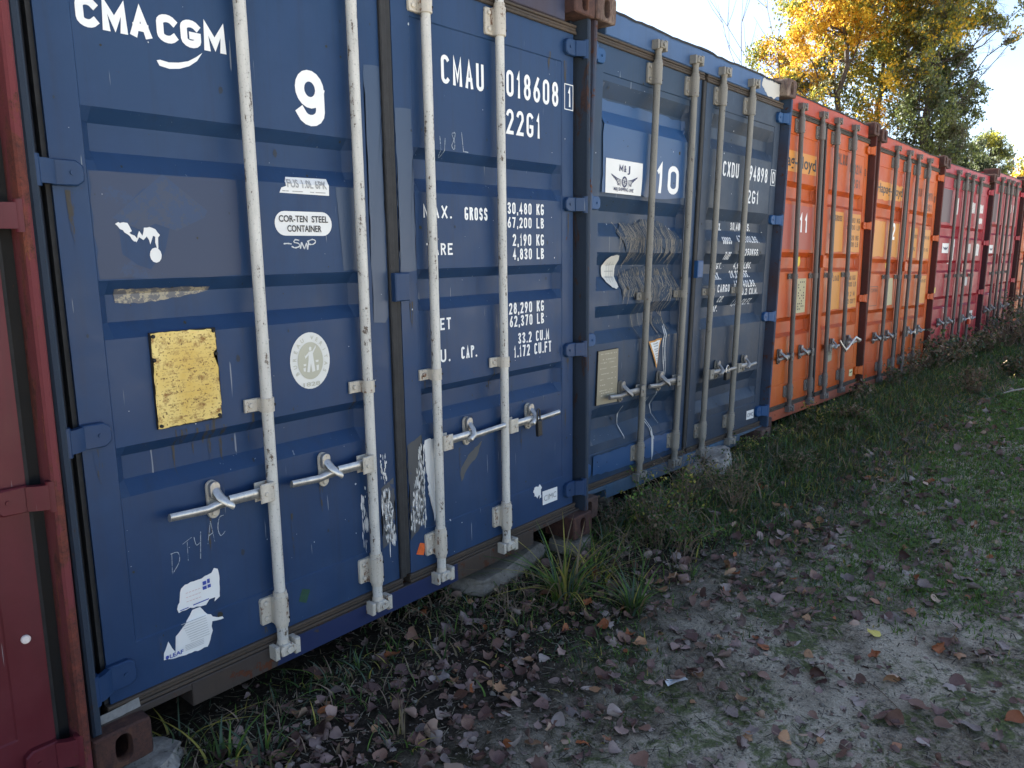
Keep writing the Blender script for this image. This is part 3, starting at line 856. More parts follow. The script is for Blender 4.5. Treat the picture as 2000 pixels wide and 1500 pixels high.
def strokes(name, lines, wid, door, mat, parent, off=.0016, label=None, wob=0.0, seed=1):
    P = []; r = random.Random(seed)
    for L in lines:
        for (a, b) in zip(L[:-1], L[1:]):
            d = math.hypot(b[0] - a[0], b[1] - a[1]) or 1e-6; nx, nz = -(b[1] - a[1]) / d * wid / 2, (b[0] - a[0]) / d * wid / 2
            k = r.uniform(.6, 1.3)
            P.append([(a[0] - nx * k, a[1] - nz * k), (b[0] - nx * k, b[1] - nz * k), (b[0] + nx * k, b[1] + nz * k), (a[0] + nx * k, a[1] + nz * k)])
    o = dmany(name, P, door, mat, parent, off, label)
    if name == 'scrape_marks': o['kind'] = 'stuff'
    return o
M_chalk = worn_print('chalk', (0.34, 0.38, 0.42, 1), (0.05, 0.09, 0.17, 1), 0.75, 90)
M_pen = worn_print('silver_pen', (0.55, 0.57, 0.58, 1), (0.05, 0.09, 0.17, 1), 0.5, 90)
def curve(pts, n=6):
    out = []
    q = [pts[0]] + pts + [pts[-1]]
    for i in range(1, len(q) - 2):
        for k in range(n):
            t = k / n; p0, p1, p2, p3 = q[i - 1], q[i], q[i + 1], q[i + 2]
            out.append(tuple(0.5 * (2 * p1[j] + (p2[j] - p0[j]) * t + (2 * p0[j] - 5 * p1[j] + 4 * p2[j] - p3[j]) * t * t + (-p0[j] + 3 * p1[j] - 3 * p2[j] + p3[j]) * t ** 3) for j in (0, 1)))
    out.append(pts[-1]); return out
# pen tag under the pill sticker
strokes('pen_scribble', [curve([(.755, 1.463), (.772, 1.464), (.785, 1.462)]), curve([(.815, 1.474), (.800, 1.476), (.795, 1.468), (.812, 1.464), (.815, 1.455), (.798, 1.450), (.785, 1.455)]),
    [(.818, 1.447), (.824, 1.468), (.834, 1.446), (.843, 1.466), (.846, 1.444), (.852, 1.470)], curve([(.846, 1.470), (.868, 1.477), (.880, 1.470), (.868, 1.461), (.848, 1.462)])], .004, dl, M_pen, dlo, label='small silver pen scribble')
# D T Y A C scratched by hand
def hand(x, z, s, gl, a=.45):
    G = {'D': [[(0, 0), (.1, 1)], curve([(0.0, 1), (.6, .85), (.65, .35), (.0, -.05)])], 'T': [[(.35, 0), (.4, 1)], [(0, 1.02), (.8, 1.08)]],
         'Y': [curve([(0, 1), (.15, .5), (.5, .5)]), [(.62, 1.05), (.42, -.35)]], 'A': [[(0, 0), (.38, 1.1)], [(.38, 1.1), (.62, -.1)], [(.12, .4), (.55, .42)]],
         'C': [curve([(.6, 1.0), (.2, 1.0), (0, .5), (.2, .02), (.65, .1)])], 'U': [curve([(0, 1), (.12, .2), (.3, 0), (.5, .3), (.62, 1.0)])],
         '8': [curve([(.4, .9), (.1, .8), (.4, .45), (.35, .05), (.05, .2), (.3, .5), (.5, .85), (.35, .95)])], 'L': [[(.1, 1), (.3, .05)], [(.3, .05), (.9, .1)]]}
    out = []; 
    for st_ in G[gl]:
        out.append([(x + px * s * .62, z + pz * s + px * s * a) for px, pz in st_])
    return out
L = []
for g, x, z in (('D', .296, .490), ('T', .335, .508), ('Y', .372, .522), ('A', .415, .545), ('C', .452, .556)): L += hand(x, z, .060, g, .2)
strokes('chalk_writing', L, .0022, dl, M_chalk, dlo, label='faint hand scratched letters')
L = []
for g, x, z in (('U', 1.482, 1.795), ('8', 1.545, 1.825), ('L', 1.600, 1.822)): L += hand(x, z, .075, g, -.1)
strokes('chalk_writing', L, .0028, dr, M_chalk, dro, label='faint chalk letters')
# torn white residue, faded placard shadow, worn strip
rs = [[(.229, 1.517), (.238, 1.522), (.285, 1.472), (.276, 1.470)], [(.243, 1.520), (.262, 1.520), (.272, 1.498), (.262, 1.492)],
      [(.268, 1.490), (.285, 1.478), (.292, 1.499), (.300, 1.486), (.306, 1.508), (.322, 1.510), (.338, 1.504), (.350, 1.488), (.343, 1.480), (.330, 1.486), (.320, 1.462), (.312, 1.484), (.302, 1.474), (.290, 1.482), (.282, 1.468)],
      [(.336, 1.484), (.344, 1.482), (.342, 1.452), (.337, 1.448)], [(.325 + .017 * math.cos(a) + .008, 1.432 + .021 * math.sin(a)) for a in [k * math.pi / 6 for k in range(12)]]]
for i, q in enumerate(rs):
    dpoly('glue_residue', q, dl, M_stk, dlo, jag=.0022, step=.008, seed=i)
M_ghost = worn_print('faded_patch', (0.026, 0.042, 0.085, 1), BLUE9, 0.85, 14)
dpoly('faded_patch', [(.224, 1.533), (.373, 1.657), (.500, 1.560), (.49, 1.54), (.40, 1.50), (.34, 1.52), (.30, 1.50)], dl, M_ghost, dlo, off=.0008, label='faded outline of an old placard')
M_strip = worn_print('worn_pale_strip', (0.32, 0.28, 0.20, 1), (0.10, 0.10, 0.11, 1), 0.95, 38)
dpoly('worn_strip', [(.218, 1.341), (.503, 1.337), (.500, 1.325), (.46, 1.316), (.40, 1.309), (.30, 1.298), (.223, 1.303)], dl, M_strip, dlo, jag=.002, step=.012, seed=3)
# gold data plate
def gold_material():
    m, t, b = newmat('gold_plate')
    v = coords(t, 2.2); n = noisef(t, v, 28, 6, .75); n2 = noisef(t, v, 7, 4, .6); n3 = noisef(t, v, 110, 3, .7)
    c = mix(t, ramp(t, n2, .3, .7), (.50, .32, .055, 1), (.68, .56, .22, 1))
    c = mix(t, ramp(t, n, .52, .66), c, (.20, .085, .014, 1)); c = mix(t, ramp(t, n3, .58, .66), c, (.10, .05, .015, 1))
    t.links.new(c, b.inputs['Base Color']); b.inputs['Metallic'].default_value = .25; b.inputs['Roughness'].default_value = .5; bump(t, b, n, .4, .001); return m
M_gold = gold_material(); M_goldprint = worn_print('plate_print', (.22, .12, .03, 1), (.45, .31, .08, 1), 1.0, 60)
gp = [(.293, 1.212), (.36, 1.214), (.42, 1.213), (.476, 1.211), (.488, 1.200), (.489, 1.150), (.478, 1.140), (.479, 1.131), (.490, 1.124), (.491, 1.03), (.490, .945), (.478, .940), (.40, .937), (.291, .936), (.292, 1.02), (.293, 1.128), (.301, 1.132), (.301, 1.140), (.292, 1.145)]
k = MB(); k.prism([(.2905, .934), (.4920, .934), (.4920, 1.2145), (.2905, 1.2145)], .0655, .0745, c=.001); k.build('plate_backing', M_dark, dlo)
class Flat:
    def __init__(s, y): s.y = y; s.bands = (); s.ztop = 9; s.zbot = -9; s.p0 = -9; s.p1 = 9; s.rx = .1; s.dent = None; s.z0 = 0; s.z1 = 0
    def H(s, x, z): return s.y
FP = Flat(.0650)
dpoly('data_plate', gp, FP, M_gold, dlo, jag=.0018, step=.010, seed=5, label='yellowed rusty metal data plate')
r = random.Random(5); rows = []
z = 1.195
while z > .95:
    x = .312 + r.uniform(0, .02)
    while x < .470:
        w = r.uniform(.004, .014)
        if r.random() < .72: rows.append([(x, z), (x + w, z), (x + w, z + .0035), (x, z + .0035)])
        x += w + r.uniform(.003, .009)
    z -= r.choice((.009, .009, .014, .022))
dmany('plate_print', rows, FP, M_goldprint, dlo, off=.0022)
for x, z in ((.482, .946), (.300, .943), (.483, 1.205), (.299, 1.204), (.296, 1.136), (.4855, 1.136)): k = MB(); k.cyl_y(x, z, .0055, .058, .066, 8, c=.001); k.build('rivet', M_dark, dlo)
# oval classification emblem
def ell(cx, cz, rx, rz, n=36): return [(cx + rx * math.cos(2 * math.pi * i / n), cz + rz * math.sin(2 * math.pi * i / n)) for i in range(n)]
def emblem(cx, cz, rx, rz, door, parent, s=1, m0=None, m1=None):
    M_em = m0 or worn_print('emblem_white', (.66, .66, .62, 1), (.4, .4, .38, 1), .1, 30); M_be = m1 or worn_print('emblem_beige', (.42, .41, .32, 1), (.3, .3, .25, 1), .15, 40)
    dpoly('emblem_sticker', ell(cx, cz, rx, rz), door, M_em, parent, label='white oval classification emblem')
    dpoly('emblem_centre', ell(cx, cz, rx * .64, rz * .66), door, M_be, parent, off=.003)
    txt = 'BUREAU VERITAS'
    for i, ch in enumerate(txt):
        if ch == ' ': continue
        a = math.radians(210 - 240 * i / (len(txt) - 1)); v, f = text2d(ch, .01)
        xm = (min(p[0] for p in v) + max(p[0] for p in v)) / 2
        s_ = rz * .20; px, pz = cx + rx * .71 * math.cos(a), cz + rz * .75 * math.sin(a); ta = math.atan2(rz * math.sin(a) , rx * math.cos(a)) - math.pi / 2
        ta = a - math.pi / 2
        pts = [(px + ((p[0] - xm) * math.cos(ta) - p[1] * math.sin(ta)) * s_, pz + ((p[0] - xm) * math.sin(ta) + p[1] * math.cos(ta)) * s_) for p in v]
        drape('emblem_letter', pts, f, door, M_be, parent, off=.003)
    dtext('1828', cx - rx * .42, cx + rx * .42, cz - rz * .90, cz - rz * .76, door, M_be, parent, off=.003, weight=.01, name='emblem_letter')
    # standing robed figure with torch and scales, plain shapes
    fg = [[(-.06, .40), (.06, .40), (.07, .52), (0, .56), (-.07, .52)], [(-.10, .36), (.12, .38), (.14, .05), (.22, -.42), (.05, -.45), (.0, -.1), (-.10, -.45), (-.24, -.42), (-.12, .05)],
          [(-.10, .34), (-.30, .20), (-.34, .30), (-.30, .10), (-.10, .24)], [(.10, .36), (.26, .52), (.30, .60), (.32, .50), (.12, .26)], [(-.42, -.10), (-.26, -.10), (-.28, -.18), (-.40, -.18)], [(.26, .0), (.44, .0), (.42, -.08), (.28, -.08)],
          [(.30, -.2), (.44, -.2), (.42, -.40), (.30, -.42)], [(-.44, -.26), (-.30, -.24), (-.32, -.40), (-.42, -.38)]]
    for q in fg: dpoly('emblem_figure', [(cx + a * rx * .9, cz + b * rz * .9) for a, b in q], door, M_em, parent, off=.0042)
emblem(.831, 1.0725, .0805, .0965, dl, dlo)
# torn delivery labels
M_blueprint = plain('blue_print', (.03, .06, .30, 1), .5)
dpoly('torn_label', [(.318, .432), (.330, .440), (.372, .442), (.418, .449), (.428, .462), (.440, .455), (.443, .420), (.439, .363), (.420, .353), (.424, .366), (.404, .366), (.392, .352), (.386, .368), (.372, .354), (.340, .362), (.304, .358), (.300, .372), (.310, .392)], dl, M_stk, dlo, jag=.0025, step=.010, seed=9, label='torn white label, upper piece')
dpoly('torn_label', [(.244, .230), (.246, .252), (.262, .284), (.272, .258), (.283, .238), (.287, .262), (.286, .290), (.310, .310), (.326, .325), (.337, .338), (.346, .352), (.372, .352), (.380, .340), (.392, .322), (.408, .308), (.440, .296), (.444, .288), (.420, .290), (.392, .292), (.402, .276), (.404, .262), (.394, .236), (.383, .216), (.330, .218), (.29, .222)], dl, M_stk, dlo, jag=.0025, step=.010, seed=10, label='torn white label, lower piece')
ln = []
for i in range(9): ln.append([(.306 + .003 * i, .312 - .008 * i + .0), (.385 + .001 * i, .312 - .008 * i), (.385 + .001 * i, .3133 - .008 * i), (.306 + .003 * i, .3133 - .008 * i)])
for i in range(4): ln.append([(.312, .240 - .005 * i), (.372, .240 - .005 * i), (.372, .2412 - .005 * i), (.312, .2412 - .005 * i)])
for q in ln: q[:] = [(a, b + .008) for a, b in q]
dmany('small_print', ln, dl, M_greyp, dlo, off=.003)
dtext('LEAF', .262, .305, .229, .241, dl, M_blueprint, dlo, off=.003, weight=.02)
dmany('label_print', [[(.385, .404), (.398, .404), (.398, .415), (.385, .415)], [(.401, .405), (.412, .405), (.412, .416), (.401, .416)], [(.386, .419), (.398, .419), (.398, .431), (.386, .431)], [(.401, .420), (.410, .420), (.410, .434), (.401, .434)], [(.350, .3655), (.402, .3675), (.402, .371), (.350, .369)], [(.308, .363), (.335, .364), (.335, .367), (.308, .366)], ell(.2545, .2355, .0055, .006, 12)], dl, M_blueprint, dlo, off=.003)
M_pinkp = plain('pink_print', (.55, .30, .28, 1), .6)
dmany('label_print', [[(.330 + .010 * i, .384 + .014 * j), (.337 + .010 * i, .384 + .014 * j), (.337 + .010 * i, .3855 + .014 * j), (.330 + .010 * i, .3855 + .014 * j)] for i in range(5) for j in range(3)], dl, M_pinkp, dlo, off=.003)
dpoly('small_sticker', [(.741, .281), (.773, .267), (.753, .223), (.723, .241)], dl, plain('green_tape', (.012, .055, .035, 1), .5), dlo, label='small dark green sticker')
dpoly('small_sticker', [(1.303, .276), (1.337, .263), (1.320, .218), (1.280, .234)], dr, plain('orange_tape', (.62, .11, .02, 1), .5), dro, label='small orange sticker')
dpoly('maker_label', [(2.111, .286), (2.231, .282), (2.231, .214), (2.113, .217)], dr, M_stk, dro, label='small white maker label')
dtext('CIMC', 2.122, 2.220, .234, .262, dr, M_greyp, dro, off=.003, weight=0)
dpoly('glue_residue', [(2.040, .300), (2.050, .322), (2.080, .318), (2.098, .326), (2.108, .306), (2.098, .290), (2.102, .268), (2.088, .252), (2.085, .276), (2.072, .262), (2.066, .284), (2.05, .276), (2.056, .292)], dr, M_stk, dro, jag=.004, step=.007, seed=12)
# white scrapes beside the middle seal
def scrape(door, parent, x0, x1, z0, z1, n, mat, seed, off=.0016, lmin=.01, lmax=.07, wmax=.006, shape=None):
    r = random.Random(seed); Q = []
    while len(Q) < n:
        x = r.uniform(x0, x1); z = r.uniform(z0, z1); L_ = r.uniform(lmin, lmax); w = r.uniform(.0012, wmax)
        if shape and not shape((x - x0) / (x1 - x0), (z - z0) / (z1 - z0)): continue
        q = []
        for (a, b) in ((0, 0), (.8, .2), (1.0, .5), (.7, .85), (.2, 1), (-.1, .6), (.05, .3)): q.append((x + (a + r.uniform(-.2, .2)) * w, z - b * L_))
        Q.append(q)
    o = dmany('paint_scrape', Q, door, mat, parent, off); o['kind'] = 'stuff'; return o
scrape(dl, dlo, 1.112, 1.176, .33, .55, 110, M_stk, 1, shape=lambda a, b: abs(a - .3 - .4 * (1 - b)) < .38)
scrape(dl, dlo, 1.112, 1.14, .58, .69, 24, M_stk, 2, lmax=.03)
scrape(dl, dlo, 1.015, 1.042, .37, .58, 26, M_stk, 3)
scrape(dr, dro, 1.256, 1.345, .36, .69, 200, M_stk, 4, lmax=.045, shape=lambda a, b: a > .75 * b - .1)
dpoly('worn_label', [(1.350, .690), (1.405, .690), (1.402, .50), (1.400, .36), (1.392, .34), (1.385, .40), (1.372, .43), (1.360, .52), (1.352, .60)], dr, M_stk, dro, jag=.005, step=.012, seed=14, label='torn white vertical label behind the rod')
M_bare = worn_print('bare_grey_patch', (.07, .072, .075, 1), BLUE9, .55, 14, .7)
dpoly('bare_patch', [(1.112, .55), (1.176, .58), (1.178, .33), (1.112, .31)], dl, worn_print('bare_grey_thin', (.06, .065, .075, 1), BLUE9, .7, 20), dlo, off=.0008, jag=.006, step=.02)
dpoly('bare_patch', [(1.253, .69), (1.330, .72), (1.334, .40), (1.300, .33), (1.253, .30)], dr, worn_print('bare_grey_thin2', (.05, .055, .062, 1), BLUE9, .6, 24), dro, off=.0008, jag=.006, step=.02)
dpoly('bare_patch', [(1.545, .520), (1.600, .578), (1.690, .622), (1.655, .560), (1.60, .525), (1.555, .470)], dr, M_bare, dro, off=.0010, jag=.004, step=.015)
# touched-up lighter paint
M_touch = worn_print('touch_up_paint', (.030, .055, .105, 1), BLUE9, .25, 9, .4, (1, 1, .5)); M_touch2 = worn_print('touch_up_blue', (.014, .025, .080, 1), (.05, .04, .03, 1), .45, 9, .4)
dpoly('touch_up_paint', [(1.116, 2.070), (1.186, 2.075), (1.186, 1.20), (1.168, 1.175), (1.112, 1.18)], dl, M_touch, dlo, off=.0010, jag=.004, step=.03)
dpoly('touch_up_paint', [(1.252, 1.945), (1.332, 1.950), (1.333, 1.362), (1.30, 1.358), (1.252, 1.36)], dr, M_touch, dro, off=.0010, jag=.004, step=.03)
dpoly('touch_up_paint', [(.975, 1.652), (1.058, 1.652), (1.058, 1.372), (.992, 1.37), (.985, 1.50)], dl, M_touch, dlo, off=.0010, jag=.004, step=.03)
FS = Flat(.0554)
dpoly('touch_up_paint', [(.640, .1265), (1.50, .1265), (1.502, .0505), (.615, .0505)], FS, M_touch2, r9, off=.0012, label='repainted blue stretch of the sill')
dpoly('weld_plate', [(.030, .150), (.155, .158), (.158, .128), (.034, .120)], Flat(.0565), plain('grey_metal_patch', (.20, .20, .20, 1), .5), r9, off=.0015, jag=.002, step=.02)
# right door text
for s_, a, b, c, d, w in (('CMAU', 1.498, 1.742, 2.067, 2.172, .012), ('018608', 1.884, 2.250, 2.072, 2.178, .012), ('22G1', 1.883, 2.117, 1.920, 2.022, .012),
    ('MAX.', 1.382, 1.537, 1.560, 1.609, .006), ('GROSS', 1.611, 1.750, 1.556, 1.608, .006), ('30,480 KG', 1.882, 2.138, 1.588, 1.637, .006), ('67,200 LB', 1.881, 2.138, 1.529, 1.575, .006),
    ('TARE', 1.392, 1.537, 1.418, 1.464, .006), ('2,190 KG', 1.914, 2.138, 1.452, 1.503, .006), ('4,830 LB', 1.914, 2.138, 1.392, 1.441, .006),
    ('NET', 1.418, 1.516, 1.122, 1.170, .006), ('28,290 KG', 1.885, 2.136, 1.154, 1.204, .006), ('62,370 LB', 1.889, 2.136, 1.097, 1.146, .006),
    ('33.2 CU.M', 1.945, 2.174, 1.018, 1.067, .006), ('1.172 CU.FT', 1.915, 2.190, .958, 1.010, .006), ('CU.', 1.405, 1.508, .992, 1.044, .006), ('CAP.', 1.573, 1.668, .992, 1.043, .006), ('1', 2.318, 2.345, 2.082, 2.168, .01)):
    U(s_, a, b, c, d, th=.145 if d - c > .08 else .165)
def frame(door, parent, x0, x1, z0, z1, t, mat, name='letter_frame'):
    return dmany(name, [[(x0, z0), (x1, z0), (x1, z0 + t), (x0, z0 + t)], [(x0, z1 - t), (x1, z1 - t), (x1, z1), (x0, z1)], [(x0, z0 + t), (x0 + t, z0 + t), (x0 + t, z1 - t), (x0, z1 - t)], [(x1 - t, z0 + t), (x1, z0 + t), (x1, z1 - t), (x1 - t, z1 - t)]], door, mat, parent)
frame(dr, dro, 2.292, 2.361, 2.068, 2.182, .004, M_white)
# rust spots and chips
def spots(door, parent, n, mat, seed, rmin=.002, rmax=.008, zs=(.17, 2.3), n_s=1.0, name='rust_spot'):
    r = random.Random(seed); Q = []
    for _ in range(n):
        x = r.uniform(door.x0 + .01, door.x1 - .01); z = r.uniform(*zs); rad = r.uniform(rmin, rmax) * (1 + (r.random() ** 6) * 2)
        k = 9; Q.append([(x + rad * r.uniform(.75, 1.05) * math.cos(2 * math.pi * i / k), z + rad * n_s * r.uniform(.75, 1.15) * math.sin(2 * math.pi * i / k)) for i in range(k)])
    o = dmany(name, Q, door, mat, parent, .0012); o['kind'] = 'stuff'; return o
M_rspot = plain('rust_spot', (.028, .026, .018, 1), .85); M_chip = plain('pale_chip', (.42, .44, .46, 1), .6); M_bspot = plain('dark_chip', (.010, .018, .035, 1), .6)
spots(dl, dlo, 26, M_rspot, 1, .0015, .0042); spots(dr, dro, 30, M_rspot, 2, .0015, .0042)
spots(dl, dlo, 46, M_chip, 3, .0008, .0022, name='paint_chip'); spots(dr, dro, 46, M_chip, 4, .0008, .0022, name='paint_chip')
spots(dl, dlo, 30, M_bspot, 5, .0015, .004, n_s=1.6, name='paint_chip'); spots(dr, dro, 40, M_bspot, 6, .0015, .004, n_s=1.6, name='paint_chip')

M_streak = worn_print('rust_streak', (.040, .034, .026, 1), BLUE9, .9, 22, .7, (4, 4, .6))
def streaks(door, parent, items, mat):
    P_ = []
    for (x, z, w_, l_) in items: P_.append([(x - w_, z), (x + w_, z), (x + w_ * .8, z - l_ * .5), (x + w_ * .1, z - l_), (x - w_ * .7, z - l_ * .6)])
    o = dmany('rust_streak', P_, door, mat, parent, .0011); o['kind'] = 'stuff'; return o
rs_ = random.Random(9)
streaks(dl, dlo, [(.35 + .03 * i + rs_.uniform(-.01, .01), .935 - rs_.uniform(0, .03), rs_.uniform(.004, .012), rs_.uniform(.05, .16)) for i in range(6)] + [(.425, .625, .008, .12), (.845, .63, .007, .10), (.12, .91, .012, .10), (.12, 1.60, .010, .14), (.60, .93, .006, .12), (1.01, .93, .006, .1), (.59, .20, .01, .03), (.24, .31, .006, .07), (.72, .56, .004, .16)], M_streak)
streaks(dr, dro, [(1.55, .62, .007, .12), (1.96, .62, .007, .10), (2.32, 1.60, .010, .12), (2.32, .91, .010, .13), (2.30, 2.28, .012, .12), (1.78, .93, .006, .1), (1.36, .93, .006, .12), (1.30, 1.245, .01, .10), (2.18, 2.30, .01, .08), (2.30, .66, .006, .2)], M_streak)
dpoly('faded_patch', [(.176, 1.652), (.60, 1.652), (.595, 1.37), (.176, 1.37)], dl, worn_print('greyed_paint', (.016, .032, .078, 1), BLUE9, .60, 5), dlo, off=.0006, jag=.006, step=.04)

# ---------------------------------------------------------------- marks on container 10
r10, M10, (DL, DR), rods10 = C[10]
dl, dlo = DL; dr, dro = DR
dpoly('sign_board', [(.211, 1.871), (.566, 1.873), (.568, 1.703), (.216, 1.700)], dl, M_stk, dlo, off=.003, label='white shipping line sign with winged wheel')
M_navy = plain('navy_print', (.025, .030, .085, 1), .5)
stext('M', .335, .372, 1.815, 1.848, dl, M_navy, dlo, off=.0045, th=.24)
dtext('&', .380, .404, 1.815, 1.847, dl, M_navy, dlo, off=.0045, weight=.03)
dtext('J', .414, .440, 1.815, 1.847, dl, M_navy, dlo, off=.0045, weight=.03)
dtext('M&J SHIPPING LINE', .290, .482, 1.7165, 1.7335, dl, M_navy, dlo, off=.0045, weight=.015)
wg = []
for s_ in (-1, 1):
    for i in range(6):
        x0 = .389 + s_ * .030; x1 = .389 + s_ * (.128 - .015 * i); z0 = 1.776 - .0062 * i
        wg.append([(x0, z0 - .003), (.389 + s_ * .07, z0 + .004 - .001 * i), (x1, z0 + .022 - .002 * i), (x1 - s_ * .006, z0 + .012 - .002 * i), (.389 + s_ * .07, z0 - .001), (x0, z0 - .0055)])
a0 = ell(.389, 1.764, .026, .029, 24); b0 = ell(.389, 1.764, .017, .019, 24)
for i in range(24): wg.append([a0[i], a0[(i + 1) % 24], b0[(i + 1) % 24], b0[i]])
for i in range(4):
    a = math.pi * i / 4 + .3; wg.append([(.389 + .018 * math.cos(a) - .0015 * math.sin(a), 1.764 + .018 * math.sin(a) + .0015 * math.cos(a)), (.389 - .018 * math.cos(a) - .0015 * math.sin(a), 1.764 - .018 * math.sin(a) + .0015 * math.cos(a)), (.389 - .018 * math.cos(a) + .0015 * math.sin(a), 1.764 - .018 * math.sin(a) - .0015 * math.cos(a)), (.389 + .018 * math.cos(a) + .0015 * math.sin(a), 1.764 + .018 * math.sin(a) - .0015 * math.cos(a))])
dmany('winged_wheel_logo', wg, dl, M_navy, dlo, off=.0045)
M_w2 = worn_print('number_white', (.78, .78, .77, 1), (.5, .5, .5, 1), 0, 30)
stext('1', .715, .800, 1.730, 1.890, dl, M_w2, dlo, th=.18, name='number_decal', label='white digit 1 of number 10'); stext('0', .842, .965, 1.732, 1.890, dl, M_w2, dlo, th=.19, name='number_decal', label='white digit 0 of number 10')
V = lambda *a, **k: stext(*a, dr, M_white10, dro, **k)
for s_, a, b, c, d, w, sl_ in (('CXDU', 1.531, 1.760, 1.886, 1.979, .010, 0), ('94898', 1.925, 2.215, 1.888, 1.985, .010, 0), ('0', 2.288, 2.330, 1.893, 1.975, .01, 0), ('22G1', 1.845, 2.090, 1.738, 1.825, .01, 0),
    ('MAX.', 1.538, 1.632, 1.548, 1.595, 0, .0), ('GROSS', 1.595, 1.722, 1.462, 1.508, 0, 0), ('30,480KGS.', 1.770, 2.072, 1.556, 1.606, 0, 0), ('67,200LBS.', 1.82, 2.16, 1.478, 1.522, 0, 0),
    ('TARE', 1.640, 1.727, 1.362, 1.412, 0, 0), ('WGT.', 1.556, 1.672, 1.300, 1.340, 0, .3), ('2,250KGS.', 1.885, 2.165, 1.388, 1.436, 0, 0), ('4,960LBS.', 1.850, 2.130, 1.300, 1.345, 0, .3),
    ('MAX.', 1.535, 1.640, 1.232, 1.278, 0, 0), ('CARGO', 1.562, 1.735, 1.150, 1.200, 0, 0), ('28,230KGS.', 1.790, 2.09, 1.240, 1.288, 0, 0), ('62,240LBS.', 1.80, 2.15, 1.175, 1.222, 0, 0),
    ('CU.', 1.600, 1.675, 1.082, 1.125, 0, 0), ('CAP.', 1.553, 1.650, 1.020, 1.062, 0, .3), ('33.2 CU.M.', 1.895, 2.185, 1.122, 1.166, 0, 0), ('1,170 CU.FT.', 1.840, 2.15, 1.048, 1.092, 0, .3)):
    V(s_, a, b, c, d, th=.15 if d - c > .08 else .18, slant=sl_)
frame(dr, dro, 2.272, 2.345, 1.878, 1.988, .004, M_white10)
# half-moon emblem remains
hm = [(.354, 1.386), (.40, 1.384), (.425, 1.36), (.424, 1.335), (.404, 1.30), (.406, 1.262), (.422, 1.235), (.418, 1.215), (.385, 1.206), (.34, 1.214), (.295, 1.245), (.265, 1.285), (.262, 1.32), (.285, 1.362), (.315, 1.380)]
M_em10 = worn_print('emblem_worn', (.60, .59, .54, 1), (.28, .27, .20, 1), .25, 22)
dpoly('emblem_sticker', hm, dl, M_em10, dlo, label='torn half of a white oval emblem', jag=.002, step=.015)
strokes('emblem_print', [[(.30, 1.33), (.395, 1.335)], [(.29, 1.30), (.39, 1.30)], [(.30, 1.27), (.385, 1.268)], [(.31, 1.345), (.312, 1.25)], [(.335, 1.35), (.337, 1.24)], [(.365, 1.35), (.366, 1.245)], [(.39, 1.34), (.388, 1.25)]], .004, dl, M_greyp, dlo, off=.0032)
# grey data plate
k = MB(); k.prism([(.203, .590), (.405, .585), (.398, .886), (.205, .884)], .066, .0745, c=.001); k.build('plate_backing', M_dark, dlo)
FP10 = Flat(.0655)
dpoly('data_plate', [(.205, .592), (.403, .587), (.396, .884), (.207, .882)], FP10, worn_print('grey_gold_plate', (.26, .23, .16, 1), (.16, .14, .10, 1), .35, 30, .5), dlo, label='dull beige data plate')
rows = []; z = .862; r = random.Random(8)
while z > .61:
    x = .225 + r.uniform(0, .02)
    while x < .38:
        w = r.uniform(.004, .016)
        if r.random() < .7: rows.append([(x, z), (x + w, z), (x + w, z + .005), (x, z + .005)])
        x += w + r.uniform(.003, .010)
    z -= r.choice((.014, .018, .03))
dmany('plate_print', rows, FP10, plain('pale_plate_print', (.42, .39, .30, 1), .5), dlo, off=.002)
# triangle warning
dpoly('warning_triangle', [(.735, .893), (.910, .899), (.817, .728)], dl, worn_print('warning_edge', (.50, .22, .03, 1), (.4, .4, .35, 1), .3, 30), dlo, label='white triangle sticker with orange edge')
dpoly('warning_face', [(.752, .884), (.893, .889), (.817, .750)], dl, M_stk, dlo, off=.003)
dmany('small_print', [[(.822 - w, z), (.822 + w, z), (.822 + w, z + .006), (.822 - w, z + .006)] for w, z in ((.045, .872), (.038, .858), (.034, .840), (.026, .828), (.026, .812), (.020, .800), (.014, .785), (.012, .775))], dl, M_greyp, dlo, off=.0045)
dpoly('maker_label', [(2.140, .273), (2.262, .271), (2.266, .204), (2.142, .208)], dr, M_stk, dro, label='small white maker label')
dtext('CIMC', 2.152, 2.25, .225, .252, dr, M_navy, dro, off=.003)
# scraping curves left by a blow
M_scr = worn_print('scraped_beige', (.20, .180, .150, 1), BLUE10, .62, 50, .7)
r = random.Random(4); Q = []
def sweep(x0, z0, z1, amp, wid, ph):
    pts = []; n = 14
    for i in range(n + 1):
        t = i / n; z = z0 + (z1 - z0) * t
        pts.append((x0 + amp * math.sin(3.0 * t + ph) + .05 * t * amp * 10, z))
    return pts
SW = []
for i in range(75):
    x = r.uniform(.50, 1.00); z0 = 1.57 + r.uniform(-.05, .02) - abs(x - .72) * .12; SW.append(sweep(x - .03, z0, z0 - r.uniform(.05, .19), .016, 1, r.uniform(-.2, .3)))
for i in range(40):
    x = r.uniform(.34, .62); z0 = 1.53 + r.uniform(-.03, .03); SW.append(sweep(x, z0, z0 - r.uniform(.03, .10), .02, 1, r.uniform(-.2, .3)))
for i in range(85):
    x = r.uniform(.45, 1.01); z0 = 1.30 + r.uniform(-.08, .02); SW.append(sweep(x, z0, z0 - r.uniform(.05, .16), .018, 1, r.uniform(0, .5)))
for i in range(16):
    x = r.uniform(.62, .98); z0 = 1.16 + r.uniform(-.04, .02); SW.append(sweep(x, z0, z0 - r.uniform(.1, .25), -.035, 1, r.uniform(0, .5)))
M_scp = worn_print('scraped_patch', (.17, .150, .122, 1), BLUE10, 1.12, 26, .7, (4.5, 4.5, .9))
